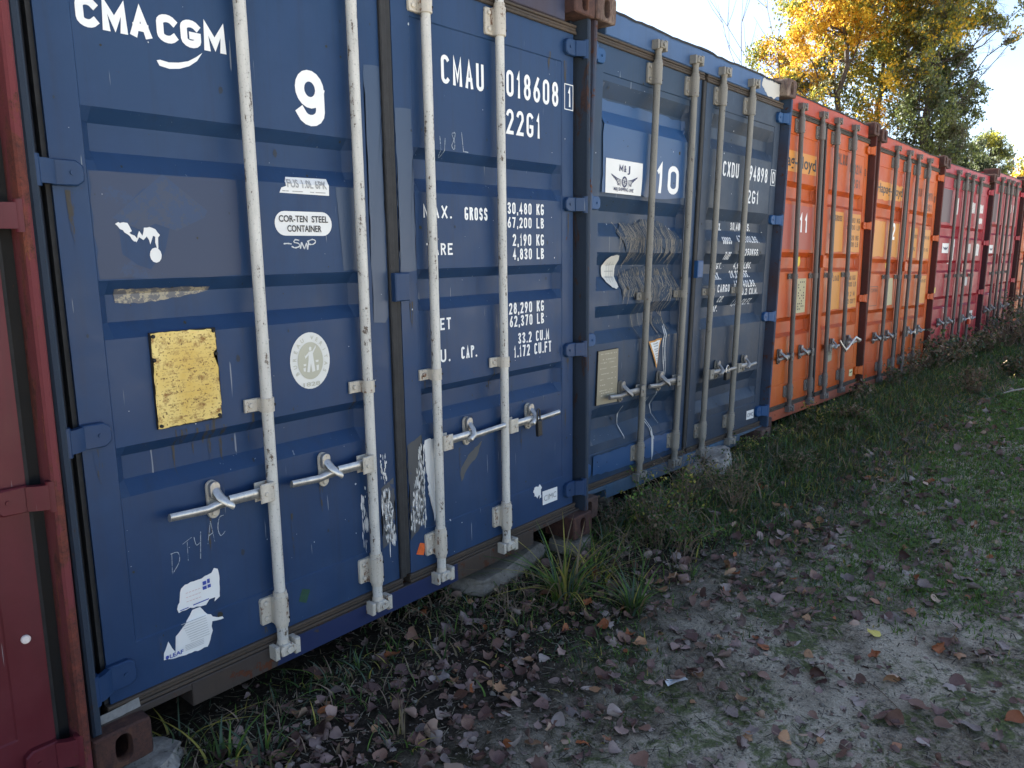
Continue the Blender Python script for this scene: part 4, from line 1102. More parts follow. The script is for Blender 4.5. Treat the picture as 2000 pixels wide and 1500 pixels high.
for q_ in ([(.36, 1.50), (.44, 1.555), (.60, 1.56), (.72, 1.585), (.90, 1.57), (1.02, 1.50), (1.03, 1.41), (.93, 1.40), (.80, 1.44), (.66, 1.40), (.55, 1.42), (.47, 1.40), (.42, 1.46)], [(.44, 1.24), (.50, 1.29), (.62, 1.32), (.80, 1.325), (1.02, 1.30), (1.03, 1.16), (.90, 1.13), (.72, 1.16), (.58, 1.14), (.46, 1.17)], [(.86, .99), (.90, 1.03), (.97, .98), (.99, .92), (.93, .90)]):
    dpoly('scrape_patch', q_, dl, M_scp, dlo, off=.0002, jag=.012, step=.03, seed=2)
strokes('scrape_marks', SW, .0036, dl, M_scr, dlo, label='beige scrape marks across the dent')
M_scw = worn_print('scraped_white', (.45, .46, .46, 1), BLUE10, .5, 60, .7)
strokes('scrape_marks', [sweep(.96, .98, .60, -.03, 1, .3), sweep(.945, .97, .62, -.03, 1, .2), sweep(.80, .56, .30, -.04, 1, 1.0), sweep(.815, .56, .30, -.035, 1, 1.0), sweep(.90, .60, .38, -.04, 1, .8), sweep(.50, .55, .36, -.02, 1, .5)], .006, dl, M_scw, dlo)
dmany('paint_scrape', [[(.80, .35), (.815, .36), (.82, .22), (.805, .17), (.796, .26)]], dl, M_scw, dlo)
for D_, o_, sd in ((dl, dlo, 21), (dr, dro, 22)):
    spots(D_, o_, 26, M_rspot, sd, .002, .006); spots(D_, o_, 30, M_bspot, sd + 5, .002, .006, name='paint_chip'); spots(D_, o_, 20, M_chip, sd + 9, .001, .003, name='paint_chip')
M_b10 = worn_print('bright_blue_repaint', (.014, .062, .165, 1), BLUE10, .25, 6, .4)
dpoly('touch_up_paint', [(.185, 2.160), (1.045, 2.155), (1.048, 1.72), (.80, 1.700), (.45, 1.708), (.188, 1.700)], dl, M_b10, dlo, off=.0008, jag=.006, step=.04, label='brighter blue repainted area')
dpoly('touch_up_paint', [(.19, .312), (1.04, .310), (1.03, .200), (.60, .19), (.19, .205)], dl, M_b10, dlo, off=.0008, jag=.006, step=.04)
# bare aluminium-like patch at the header's right end
dpoly('bare_patch', [(2.00, 2.55), (2.27, 2.55), (2.272, 2.47), (2.20, 2.448), (2.08, 2.448), (1.98, 2.50)], Flat(.0550), worn_print('bare_pale_metal', (.50, .48, .43, 1), (.2, .18, .14, 1), .4, 14), r10, off=.0015, jag=.008, step=.02, label='bare pale patch on the header')

# ---------------------------------------------------------------- marks on the orange and red containers
def patchmat(nm, c, under, lev=.3): return worn_print(nm, c, under, lev, 14, .5)
M_oy = patchmat('pale_orange_patch', (.56, .215, .018, 1), OR, .30); M_od = plain('dark_print', (.035, .020, .015, 1), .55)
M_orr = patchmat('redder_patch', (.33, .055, .03, 1), OR, .2); M_odw = worn_print('dark_print_worn', (.06, .025, .015, 1), OR, .45, 40)
M_blk = plain('logo_black', (.012, .010, .010, 1), .5)
r11, M11, (DL, DR), rods11 = C[11]; dl, dlo = DL; dr, dro = DR
dpoly('logo_panel', [(.10, 2.150), (1.045, 2.155), (1.045, 2.000), (.10, 1.990)], dl, M_oy, dlo, off=.001, label='paler orange panel behind lettering')
dtext('Hapag-Lloyd', .125, 1.030, 2.035, 2.125, dl, M_blk, dlo, weight=.018, off=.0025, label='black company lettering')
stext('11', .735, .905, 1.535, 1.682, dl, M_w2, dlo, th=.20, name='number_decal', label='white number 11')
dpoly('touch_up_paint', [(.20, 1.745), (1.03, 1.745), (1.03, 1.40), (.20, 1.40)], dl, M_orr, dlo, off=.0008)
dpoly('yellow_sticker', ell(.842, 1.305, .038, .042, 16), dl, plain('yellow_tape', (.70, .46, .02, 1), .5), dlo, label='small yellow sticker')
M_pl = worn_print('pale_plate', (.42, .36, .20, 1), (.10, .07, .04, 1), .55, 50)
dpoly('data_plate', [(.735, 1.165), (.930, 1.165), (.928, .885), (.735, .885)], dl, M_pl, dlo, off=.004, label='pale metal data plate')
r = random.Random(3)
dmany('plate_print', [[(x, z), (x + .02, z), (x + .02, z + .012), (x, z + .012)] for x in (.755, .79, .83, .87) for z in [.91 + .022 * i for i in range(11)] if r.random() < .6], dl, M_od, dlo, off=.0055)
dpoly('placard', [(.20, 1.02), (.28, 1.16), (.36, .99), (.27, .83)], dl, patchmat('red_placard', (.33, .04, .03, 1), OR, .3), dlo, label='worn red diamond placard')
dpoly('glue_residue', [(.22, 1.03), (.30, 1.06), (.33, 1.02), (.30, .98), (.26, 1.0), (.23, .98)], dl, M_stk, dlo, off=.003, jag=.008, step=.02)
dpoly('maker_label', [(2.165, .272), (2.266, .270), (2.262, .197), (2.160, .208)], dr, worn_print('cream_label', (.62, .55, .30, 1), (.5, .45, .3, 1), .2, 30), dro, label='small cream maker label')
dmany('small_print', [[(2.18, .235), (2.245, .24), (2.245, .25), (2.18, .245)]], dr, M_od, dro, off=.003)
for q in ([(1.50, 1.742), (1.78, 1.742), (1.78, 1.392), (1.50, 1.392)], [(1.93, 1.742), (2.262, 1.742), (2.262, 1.392), (1.93, 1.392)], [(1.50, 1.21), (1.78, 1.21), (1.78, .875), (1.50, .875)], [(1.93, 1.21), (2.262, 1.21), (2.262, .875), (1.93, .875)]):
    dpoly('faded_patch', q, dr, M_oy, dro, off=.0008, jag=.004, step=.05)
X = lambda *a, **k: stext(*[q.upper() if isinstance(q, str) else q for q in a], dr, M_odw, dro, th=.17, off=.002, **k)
for s_, a, b, c, d in (('HLXU', 1.55, 1.795, 2.148, 2.240), ('008214', 1.88, 2.205, 2.100, 2.185), ('0', 2.285, 2.325, 2.10, 2.17), ('22G1', 1.90, 2.185, 1.975, 2.055), ('MAX.GROSS', 1.42, 1.74, 1.66, 1.71), ('30480 kg', 1.88, 2.24, 1.66, 1.705), ('67200 LB', 1.88, 2.24, 1.595, 1.64),
    ('TARE', 1.42, 1.56, 1.50, 1.545), ('2220 kg', 1.93, 2.22, 1.50, 1.545), ('4900 LB', 1.93, 2.22, 1.44, 1.485), ('PAYLOAD', 1.46, 1.74, 1.13, 1.18), ('28260', 1.92, 2.08, 1.13, 1.175), ('kg', 2.12, 2.20, 1.13, 1.175), ('62300 LB', 1.92, 2.22, 1.07, 1.115), ('33.2 m', 1.95, 2.20, .98, 1.025), ('1172 cuft', 1.93, 2.22, .91, .955)): X(s_, a, b, c, d)
dpoly('label_sticker', [(1.545, .52), (1.66, .525), (1.655, .41), (1.54, .40)], dr, worn_print('grey_green_label', (.24, .24, .18, 1), (.3, .15, .08, 1), .45, 30), dro, off=.002, label='faded grey label')
dtext('DPE', 1.56, 1.64, .465, .505, dr, M_od, dro, off=.0035)
dpoly('label_sticker', [(1.11, 1.64), (1.17, 1.64), (1.17, 1.60), (1.11, 1.60)], dl, plain('pale_blue_tape', (.35, .50, .52, 1), .5), dlo, off=.002)

r12, M12, (DL, DR), rods12 = C[12]; dl, dlo = DL; dr, dro = DR
dpoly('logo_panel', [(.24, 2.14), (1.05, 2.13), (1.05, 1.99), (.55, 1.96), (.24, 1.96)], dl, M_oy, dlo, off=.001, jag=.01, step=.05)
dtext('Hapag-Lloyd', .20, 1.040, 2.030, 2.115, dl, worn_print('logo_worn', (.02, .012, .01, 1), OR, .5, 30), dlo, weight=.018, off=.0025, label='scraped dark company lettering')
stext('2', .782, .885, 1.578, 1.752, dl, M_w2, dlo, th=.19, name='number_decal', label='white number 2')
for q in ([(.20, 1.75), (.55, 1.75), (.55, 1.40), (.20, 1.40)], [(.66, 1.75), (1.03, 1.75), (1.03, 1.40), (.66, 1.40)]): dpoly('faded_patch', q, dl, M_oy, dlo, off=.0008, jag=.006, step=.05)
for q in ([(1.42, 1.73), (1.72, 1.73), (1.72, 1.40), (1.42, 1.40)], [(1.88, 1.73), (2.26, 1.73), (2.26, 1.40), (1.88, 1.40)], [(1.88, 1.20), (2.26, 1.20), (2.26, .88), (1.88, .88)]): dpoly('faded_patch', q, dr, M_oy, dro, off=.0008, jag=.006, step=.05)
dpoly('data_plate', [(.775, 1.18), (.945, 1.18), (.98, .895), (.775, .89)], dl, M_pl, dlo, off=.004, label='pale metal data plate')
for s_, a, b, c, d in (('HLXU', 1.48, 1.75, 2.08, 2.17), ('309971', 1.88, 2.22, 2.06, 2.15), ('0', 2.27, 2.32, 2.05, 2.13), ('22G1', 1.92, 2.2, 1.94, 2.02), ('GROSS', 1.5, 1.72, 1.62, 1.66), ('30480 kg', 1.9, 2.22, 1.62, 1.66), ('TARE', 1.5, 1.68, 1.48, 1.52), ('2220 kg', 1.9, 2.2, 1.48, 1.52), ('NET', 1.5, 1.64, 1.12, 1.16), ('28260 kg', 1.9, 2.22, 1.12, 1.16)): X(s_, a, b, c, d)
dtext('CORTEN', .25, .44, 1.04, 1.075, dl, M_odw, dlo, off=.002); frame(dl, dlo, .22, .47, .90, 1.10, .006, M_odw)
dpoly('yellow_sticker', ell(.80, 1.32, .03, .04, 14), dl, plain('yellow_tape_b', (.62, .42, .03, 1), .5), dlo)

for n_, sd in ((13, 1), (14, 2)):
    rr_, MM_, (DL, DR), _r = C[n_]; dl, dlo = DL; dr, dro = DR
    x0, x1, z0, z1 = ((.39, .67, 1.485, 1.607) if n_ == 13 else (.36, .62, 1.405, 1.525))
    dpoly('label_sticker', [(x0, z0), (x1, z0), (x1, z1), (x0, z1)], dl, M_stk, dlo, off=.002, label='white square sticker with winged wheel')
    cx_, cz_ = (x0 + x1) / 2, (z0 + z1) / 2
    dmany('winged_wheel_logo', [[(cx_ - .10, cz_ + .02), (cx_ - .02, cz_), (cx_ - .03, cz_ - .02), (cx_ - .07, cz_ - .01)], [(cx_ + .10, cz_ + .02), (cx_ + .02, cz_), (cx_ + .03, cz_ - .02), (cx_ + .07, cz_ - .01)], ell(cx_, cz_ - .005, .02, .02, 10)], dl, M_navy, dlo, off=.0035)
    dpoly('faded_patch', [(.25, 2.26), (.62, 2.26), (.62, 1.86), (.25, 1.86)], dl, patchmat('dark_red_patch_%d' % n_, (.075, .035, .045, 1), RED, .3), dlo, off=.0008, jag=.006, step=.05)
    M_wr = worn_print('white_worn_red_%d' % n_, (.55, .52, .50, 1), RED, .6, 25)
    for a, b, c, d in ((.75, .93, 1.98, 2.18), (1.50, 1.74, 2.02, 2.16), (1.90, 2.16, 2.04, 2.15), (1.92, 2.16, 1.90, 1.97), (1.55, 1.70, 1.50, 1.62), (.80, .92, 1.35, 1.66), (.72, .84, .72, .80), (1.55, 1.7, 1.06, 1.18), (1.98, 2.14, .60, .70), (1.9, 2.15, 1.46, 1.62)):
        dpoly('worn_label', [(a, c), (b, c), (b, d), (a, d)], dl if a < 1.2 else dr, M_wr, dlo if a < 1.2 else dro, off=.0012, jag=.012, step=.03, seed=int(a * 100) + sd)
    dpoly('yellow_sticker', [(.20, .99), (.28, .99), (.28, 1.06), (.20, 1.06)], dl, plain('yellow_tape_%d' % n_, (.60, .48, .05, 1), .5), dlo)
# white screw cap on the red door at the photo's edge
r8, M8, (DL, DR), _r = C[8]
k = MB(); k.cyl_y(2.32, .585, .011, .060, .072, 14, c=.003); k.build('screw_cap', plain('white_cap', (.7, .62, .58, 1), .5), DR[1])

# ---------------------------------------------------------------- padlocks
M_pb = plain('padlock_black', (.012, .012, .013, 1), .4); M_ps = galv('shackle_steel', (.6, .6, .6, 1), (.1, .1, .1, 1), 3, .2, .9, .25)
padlock(1.990, .722, (M_pb, M_pb), 'padlock', 'slim black padlock hanging on the right handle of container 9', M9, body=(.030, .075, .018), drop=.052, tilt=-.06)
padlock(1.620, .672, (M_pb, M_ps), 'padlock', 'black padlock with shiny shackle on blue container 10', M10, body=(.058, .052, .022), drop=.045)
padlock(1.68, .60, (M_pb, M_ps), 'padlock', 'small black padlock on the orange container numbered 2', M12, body=(.055, .05, .022), drop=.05)
padlock(1.68, .64, (plain('orange_lock', (.5, .06, .02, 1), .4), M_ps), 'padlock', 'orange padlock on the nearer bright red container', M13 if 'M13' in globals() else C[13][1], body=(.07, .07, .03), drop=.04)
# shiny bent bar locking both handles of 11
k = MB(); k.tube([(1.60, -.01, .60), (1.66, -.02, .545), (1.74, -.02, .50), (1.80, -.02, .515), (1.90, -.025, .565), (2.02, -.02, .600), (2.12, -.015, .565), (2.20, -.01, .56)], [.012, .015, .017, .014, .012, .014, .022, .012], 10, flat=.6)
o = k.build('lock_bar', M_chrome, None, label='bent shiny lock bar across the right handles of container 11', cat='lock bar'); o.matrix_world = M11; autosmooth(o, 50)

# ================================================================ ground
def nz(x, y, s=0.0): return noise.noise((x, y, s))
GX = [-60, -3, 0, 2.4, 4.8, 6.5, 8.5, 11, 14, 18, 60]; GZ = [-.12, -.12, -.105, -.075, -.03, -.015, -.055, -.11, -.11, -.09, -.06]
def gbase(x): return float(np.interp(x, GX, GZ))
def ground_z(x, y):
    z = gbase(x)
    if y < -.25: z -= .05 * min(1, (-.25 - y) / 1.2) * min(1, max(0, (x + 3) / 4))
    fine = math.exp(-((x - 3) / 9) ** 2 - ((y + 1) / 7) ** 2)
    z += (.022 * nz(x * 1.3, y * 1.3) + .010 * nz(x * 4, y * 4, 2) + .004 * nz(x * 15, y * 15, 5)) * fine
    return z
xs = np.unique(np.concatenate([np.linspace(-400, -20, 14), np.linspace(-20, -3, 18), np.linspace(-3, 0, 30), np.linspace(0, 5, 200), np.linspace(5, 12, 120), np.linspace(12, 30, 50), np.linspace(30, 500, 20)]))
ys = np.unique(np.concatenate([np.linspace(-400, -20, 14), np.linspace(-20, -3.5, 22), np.linspace(-3.5, .4, 150), np.linspace(.4, 7, 14), np.linspace(7, 400, 20)]))
gv = [(float(x), float(y), ground_z(float(x), float(y))) for y in ys for x in xs]
nx = len(xs)
gf = [(j * nx + i, j * nx + i + 1, (j + 1) * nx + i + 1, (j + 1) * nx + i) for j in range(len(ys) - 1) for i in range(nx - 1)]
def ground_material():
    m, t, b = newmat('soil')
    c = N(t, 'ShaderNodeTexCoord'); v = c.outputs['Object']
    n1 = noisef(t, v, 1.6, 5, .65); n2 = noisef(t, v, 9, 7, .75, .8); n3 = noisef(t, v, 45, 6, .75); n4 = noisef(t, v, 160, 4, .7); n5 = noisef(t, v, 2.4, 4, .6)
    base = mix(t, ramp(t, n3, .36, .64), (.075, .058, .040, 1), (.36, .305, .225, 1))
    base = mix(t, ramp(t, n4, .36, .56), mix(t, .45, base, (.03, .026, .022, 1)), base)
    pale = mix(t, ramp(t, n4, .42, .60), (.42, .365, .275, 1), (.66, .58, .455, 1))
    base = mix(t, ramp(t, n5, .42, .56, (0, 0, 0, 1), (.75,) * 3 + (1,)), base, pale)
    # mossy green film
    mu = N(t, 'ShaderNodeMath', operation='MULTIPLY'); t.links.new(n1, mu.inputs[0]); t.links.new(n2, mu.inputs[1])
    gm = ramp(t, mu.outputs[0], .250, .300, (0, 0, 0, 1), (.85,) * 3 + (1,))
    base = mix(t, gm, base, mix(t, ramp(t, n3, .4, .6), (.034, .054, .014, 1), (.115, .150, .040, 1)))
    # darker brown ground towards the containers
    sp = N(t, 'ShaderNodeSeparateXYZ'); t.links.new(v, sp.inputs[0])
    ad = N(t, 'ShaderNodeMath', operation='MULTIPLY_ADD'); ad.inputs[1].default_value = .9; t.links.new(n2, ad.inputs[0]); t.links.new(sp.outputs[1], ad.inputs[2])
    hm_ = ramp(t, ad.outputs[0], 0, 1)
    rp = N(t, 'ShaderNodeMapRange'); rp.inputs[1].default_value = -.55; rp.inputs[2].default_value = .05; t.links.new(ad.outputs[0], rp.inputs[0])
    base = mix(t, rp.outputs[0], base, mix(t, ramp(t, n3, .4, .65), (.018, .014, .010, 1), (.055, .042, .030, 1)))
    yr = N(t, 'ShaderNodeMapRange'); yr.inputs[1].default_value = -3.2; yr.inputs[2].default_value = -4.6; t.links.new(ad.outputs[0], yr.inputs[0])
    base = mix(t, yr.outputs[0], base, mix(t, ramp(t, n3, .4, .6), (.44, .42, .37, 1), (.60, .57, .51, 1)))  # unseen ground behind the camera, made pale to bounce light onto the doors
    t.links.new(base, b.inputs['Base Color']); b.inputs['Roughness'].default_value = .95; b.inputs['Specular IOR Level'].default_value = .15
    bump(t, b, mix(t, .5, n3, n4), 1.0, .018)
    return m
k = MB(); k.add(gv, gf); g = k.build('ground', ground_material(), kind='structure'); g.data.polygons.foreach_set('use_smooth', [True] * len(g.data.polygons))
g['label'] = 'bare grey soil with moss in front of the containers'

# ---------------------------------------------------------------- stones and slabs carrying the containers
def rock_mat(name, a, b_, seed):
    m, t, b = newmat(name); v = coords(t, seed); n = noisef(t, v, 9, 7, .75); n2 = noisef(t, v, 60, 4, .7)
    c = mix(t, ramp(t, n, .35, .65), a, b_); c = mix(t, ramp(t, n2, .58, .7), c, tuple(x * .4 for x in a[:3]) + (1,))
    t.links.new(c, b.inputs['Base Color']); b.inputs['Roughness'].default_value = .9; bump(t, b, mix(t, .5, n, n2), .9, .008); return m
M_conc = rock_mat('old_concrete', (.12, .105, .085, 1), (.25, .22, .18, 1), 1); M_stone = rock_mat('pale_stone', (.15, .13, .11, 1), (.38, .35, .31, 1), 2)
def rock(name, x, y, z, sx, sy, sz, mat, label, cat, seed, rot=0, sub=3, rough=.22):
    bm = bmesh.new(); bmesh.ops.create_cube(bm, size=2.0)
    bmesh.ops.subdivide_edges(bm, edges=bm.edges[:], cuts=sub * 3, use_grid_fill=True)
    for v in bm.verts:
        p = v.co.copy(); q = p.normalized() * 1.25; p = p.lerp(q, .45)
        d = noise.noise(p * 1.1 + Vector((seed, 0, 0))) * rough + noise.noise(p * 3.3 + Vector((seed, 9, 0))) * rough * .45 + noise.noise(p * 9 + Vector((seed, 9, 4))) * rough * .16
        p += p.normalized() * d; v.co = Vector((p.x * sx, p.y * sy, p.z * sz))
    bmesh.ops.triangulate(bm, faces=bm.faces[:])
    me = bpy.data.meshes.new(name); bm.to_mesh(me); bm.free(); me.materials.append(mat)
    o = link(name, me, None, label, cat, None, None, (x, y, z)); o.rotation_euler = (0, 0, rot); return o
rock('concrete_slab', 1.90, .27, -.052, .30, .20, .046, M_conc, 'flat pale concrete piece wedged under the sill of container 9', 'stone', 3, .15, rough=.10)
rock('boulder', 3.98, .10, -.010, .19, .13, .105, M_stone, 'whitish rough boulder under the dented blue container', 'stone', 8, .3)
rock('paving_block', 2.36, .08, -.07, .085, .09, .055, M_conc, 'grey block under the right corner of container 9', 'stone', 5, .1, rough=.06)
rock('concrete_rubble', .15, .09, -.085, .10, .10, .040, M_stone, 'crumbly pale concrete lump under the left corner of container 9', 'stone', 11, .6)
rock('concrete_rubble', 3.0, .5, -.03, .2, .2, .05, M_conc, 'dark lump hidden in weeds below container 10', 'stone', 13, .6)

# ================================================================ vegetation
def nmesh(name, verts, faces_idx, nper, mats, mi=None, smooth=False):
    """fast mesh from numpy arrays; all faces have nper corners"""
    me = bpy.data.meshes.new(name)
    nv, nf = len(verts), len(faces_idx)
    me.vertices.add(nv); me.vertices.foreach_set('co', np.asarray(verts, dtype=np.float32).ravel())
    me.loops.add(nf * nper); me.loops.foreach_set('vertex_index', np.asarray(faces_idx, dtype=np.int32).ravel())
    me.polygons.add(nf); me.polygons.foreach_set('loop_start', np.arange(nf, dtype=np.int32) * nper)
    me.polygons.foreach_set('loop_total', np.full(nf, nper, dtype=np.int32))
    for m in mats: me.materials.append(m)
    if mi is not None: me.polygons.foreach_set('material_index', np.asarray(mi, dtype=np.int32))
    if smooth: me.polygons.foreach_set('use_smooth', np.ones(nf, dtype=bool))
    me.update(calc_edges=True); return me

def leafmat(name, col, var=.25, trans=.35, rough=.55, scale=8, col2=None):
    m, t, b = newmat(name)
    c = N(t, 'ShaderNodeTexCoord'); n = noisef(t, c.outputs['Object'], scale, 3, .6)
    gi = N(t, 'ShaderNodeNewGeometry')
    a = tuple(x * (1 - var) for x in col[:3]) + (1,); d = col2 or tuple(min(1, x * (1 + var)) for x in col[:3]) + (1,)
    base = mix(t, ramp(t, n, .35, .65), a, d)
    base = mix(t, ramp(t, gi.outputs['Random Per Island'], 0, 1), mix(t, .55, base, a), base)
    t.links.new(base, b.inputs['Base Color']); b.inputs['Roughness'].default_value = rough; b.inputs['Specular IOR Level'].default_value = .25
    if trans > 0:
        tr = N(t, 'ShaderNodeBsdfTranslucent'); t.links.new(base, tr.inputs['Color'])
        ms = N(t, 'ShaderNodeMixShader'); ms.inputs[0].default_value = trans
        out = t.nodes['Material Output']; t.links.new(b.outputs[0], ms.inputs[1]); t.links.new(tr.outputs[0], ms.inputs[2]); t.links.new(ms.outputs[0], out.inputs['Surface'])
    return m
G1 = leafmat('grass_green', (.060, .105, .030, 1)); G2 = leafmat('grass_bright', (.125, .215, .042, 1)); G3 = leafmat('grass_dry', (.24, .18, .10, 1)); G4 = leafmat('grass_yellow', (.36, .31, .07, 1)); G5 = leafmat('grass_blue_green', (.085, .130, .085, 1)); G6 = leafmat('dead_stem', (.20, .145, .10, 1), trans=.1)
GM = [G1, G2, G3, G4, G5, G6]

def blades(px, py, pz, h, w, lean, az, mi, segs=3):
    """curved grass blades as strips of quads (last one closing to a thin tip)"""
    n = len(px); V = np.zeros((n, (segs + 1) * 2, 3)); wd_ = rng.uniform(0, 2 * np.pi, n)
    for s in range(segs + 1):
        t = s / segs
        r_ = lean * h * t ** 1.8; zz = h * (t - .35 * np.minimum(lean, 1.6) * t ** 2.2)
        cx = px + np.cos(az) * r_; cy = py + np.sin(az) * r_; cz = pz - .004 + np.maximum(zz, .003)
        ww = w * (1 - t) ** .7 * .5 + .00015
        V[:, 2 * s, 0] = cx - np.sin(az + .6 * np.sin(wd_)) * ww; V[:, 2 * s, 1] = cy + np.cos(az + .6 * np.sin(wd_)) * ww; V[:, 2 * s, 2] = cz
        V[:, 2 * s + 1, 0] = cx + np.sin(az + .6 * np.sin(wd_)) * ww; V[:, 2 * s + 1, 1] = cy - np.cos(az + .6 * np.sin(wd_)) * ww; V[:, 2 * s + 1, 2] = cz
    base = (np.arange(n) * (segs + 1) * 2)[:, None, None]
    q = np.array([[2 * s, 2 * s + 1, 2 * s + 3, 2 * s + 2] for s in range(segs)])[None]
    F = (base + q).reshape(-1, 4)
    return V.reshape(-1, 3), F, np.repeat(mi, segs)

camxy = np.array([CAM.x, CAM.y])
def project(x, y, z):
    d = Vector((x, y, z)) - CAM; w = d.dot(FW)
    if w < .05: return None
    return 969.81 + 1487.19 * d.dot(RI) / w, 752.76 - 1487.19 * d.dot(UP) / w, w
def inview(x, y, m=60):
    p = project(x, y, gbase(x))
    return p is not None and -m < p[0] < 2000 + m and p[1] < 1500 + m * 1.5
def greens(x, y):
    """how grassy the ground is, 0..1"""
    near = math.exp(-max(0, (-y - .15)) / .55)           # belt along the containers
    a = .42 + .9 * nz(x * 1.1 + 3, y * 1.1, 7) + .5 * nz(x * 3.5, y * 3.5, 3)
    if x > 3.2: a += .35 * min(1, (x - 3.2) / 2) + (.5 if y > -1.0 else 0) * near
    # worn track nearest the camera
    tr = math.exp(-(((x - 1.9) * .8 + (y + 1.35)) / .55) ** 2) if x < 3.0 else 0
    a -= .55 * tr
    if x > 2.5 and y < -1.0: a += .45
    if x > 8.5 and y < -.9: a -= .5
    if x < 5 and y < -.9: a -= .16
    return max(0.0, min(1.0, a))

pts = []
r = random.Random(11)
def scatter(n, x0, x1, y0, y1, fn):
    out = []; tries = 0
    while len(out) < n and tries < n * 12:
        tries += 1
        # denser near the camera
        x = x0 + (x1 - x0) * r.random() ** 1.35; y = r.uniform(y0, y1)
        if not inview(x, y): continue
        if r.random() < fn(x, y): out.append((x, y))
    return out
# short turf
P = scatter(76000, -.3, 13, -2.6, .25, lambda x, y: greens(x, y) ** 1.4 * (1 if y < .1 else .4))
A = np.array(P); n = len(A); dist = np.hypot(A[:, 0] - CAM.x, A[:, 1] - CAM.y)
gz = np.array([ground_z(x, y) for x, y in P])
dry = np.array([.5 + .5 * nz(x * 1.7, y * 1.7, 12) for x, y in P])
u = rng.random(n); mi = np.where(u < .50, 0, np.where(u < .66, 1, np.where(u < .84, 4, np.where(u < .84 + .12 * dry * 1.6, 2, 3))))
bright = (A[:, 1] < -.9) & (A[:, 0] > 2.4); mi = np.where(bright & (rng.random(n) < .75), 1, mi)
belt = np.clip(1 - np.abs(A[:, 1] + .1) / .8, 0, 1) * (A[:, 0] > 2.5)
h = rng.uniform(.012, .038, n) * (1 + 1.4 * belt) * (1 + .06 * dist); w = rng.uniform(.0020, .0048, n) * (1 + .20 * dist)
V, F, M = blades(A[:, 0], A[:, 1], gz, h, w, rng.uniform(.1, 1.5, n), rng.uniform(0, 2 * np.pi, n), mi, 2)
link('grass', nmesh('grass', V, F, 4, GM, M), None, 'short patchy grass over the soil', 'grass', None, 'stuff')
# longer unkempt grass and stems in the belt at the foot of the containers
def beltf(x, y): 
    k = math.exp(-((y - .02) / .30) ** 2) if y > -.9 else 0
    if x < 2.3: k *= .30
    elif x < 3.2: k *= .8
    k += (.25 if x > 4.5 and y > -1.0 else 0)
    return min(1, k * (.35 + max(0, .6 + nz(x * 2, y * 2, 21))))
P = scatter(15000, -.1, 15, -1.2, .12, beltf)
A = np.array(P); n = len(A); dist = np.hypot(A[:, 0] - CAM.x, A[:, 1] - CAM.y); gz = np.array([ground_z(x, y) for x, y in P])
u = rng.random(n); mi = np.where(u < .28, 0, np.where(u < .38, 1, np.where(u < .58, 4, np.where(u < .72, 2, np.where(u < .77, 3, 5)))))
h = rng.uniform(.05, .15, n) * (1 + .02 * dist) * np.where(A[:, 0] < 2.3, .6, np.where(A[:, 0] > 4.6, .62, 1)); w = rng.uniform(.0026, .0070, n) * (1 + .14 * dist)
V, F, M = blades(A[:, 0], A[:, 1], gz, h, w, rng.uniform(.2, 1.7, n), rng.uniform(0, 2 * np.pi, n), mi, 4)
link('tall_grass', nmesh('tall_grass', V, F, 4, GM, M), None, 'longer unkempt grass along the foot of the containers', 'grass', None, 'stuff')
# low broad-leaved plants and moss cushions: tiny leaves
def leafcloud(pos, size, mats, mi, tiltz=.5, r_=rng):
    """small diamond leaves at pos; size array"""
    n = len(pos); a = r_.uniform(0, 2 * np.pi, n); tl = r_.uniform(-1, 1, n) * tiltz * 1.5; ro = r_.uniform(-1, 1, n) * 1.2
    d = np.stack([np.cos(a) * np.cos(tl), np.sin(a) * np.cos(tl), np.sin(tl)], 1)
    s0 = np.stack([-np.sin(a), np.cos(a), np.zeros(n)], 1); up = np.cross(d, s0)
    s_ = s0 * np.cos(ro)[:, None] + up * np.sin(ro)[:, None]
    L_ = size[:, None]
    V = np.stack([pos - d * L_ * .5, pos + s_ * L_ * .34 - d * L_ * .05, pos + d * L_ * .5, pos - s_ * L_ * .34 - d * L_ * .05], 1)
    return V.reshape(-1, 3), np.arange(n * 4).reshape(-1, 4), mi
P = scatter(9000, -.2, 9, -2.3, .2, lambda x, y: .5 * greens(x, y) * (.4 + .6 * (nz(x * 2.5, y * 2.5, 30) > 0)))
A = np.array(P); n = len(A); gz = np.array([ground_z(x, y) for x, y in P]); pos = np.stack([A[:, 0], A[:, 1], gz + rng.uniform(.004, .03, n)], 1)
V, F, M = leafcloud(pos, rng.uniform(.004, .013, n) * (1 + .12 * A[:, 0]), None, rng.choice([0, 1, 4], n, p=[.6, .15, .25]), .3)
link('ground_weeds', nmesh('ground_weeds', V, F, 4, GM, M), None, 'tiny broad leaved weeds among the grass', 'weeds', None, 'stuff')
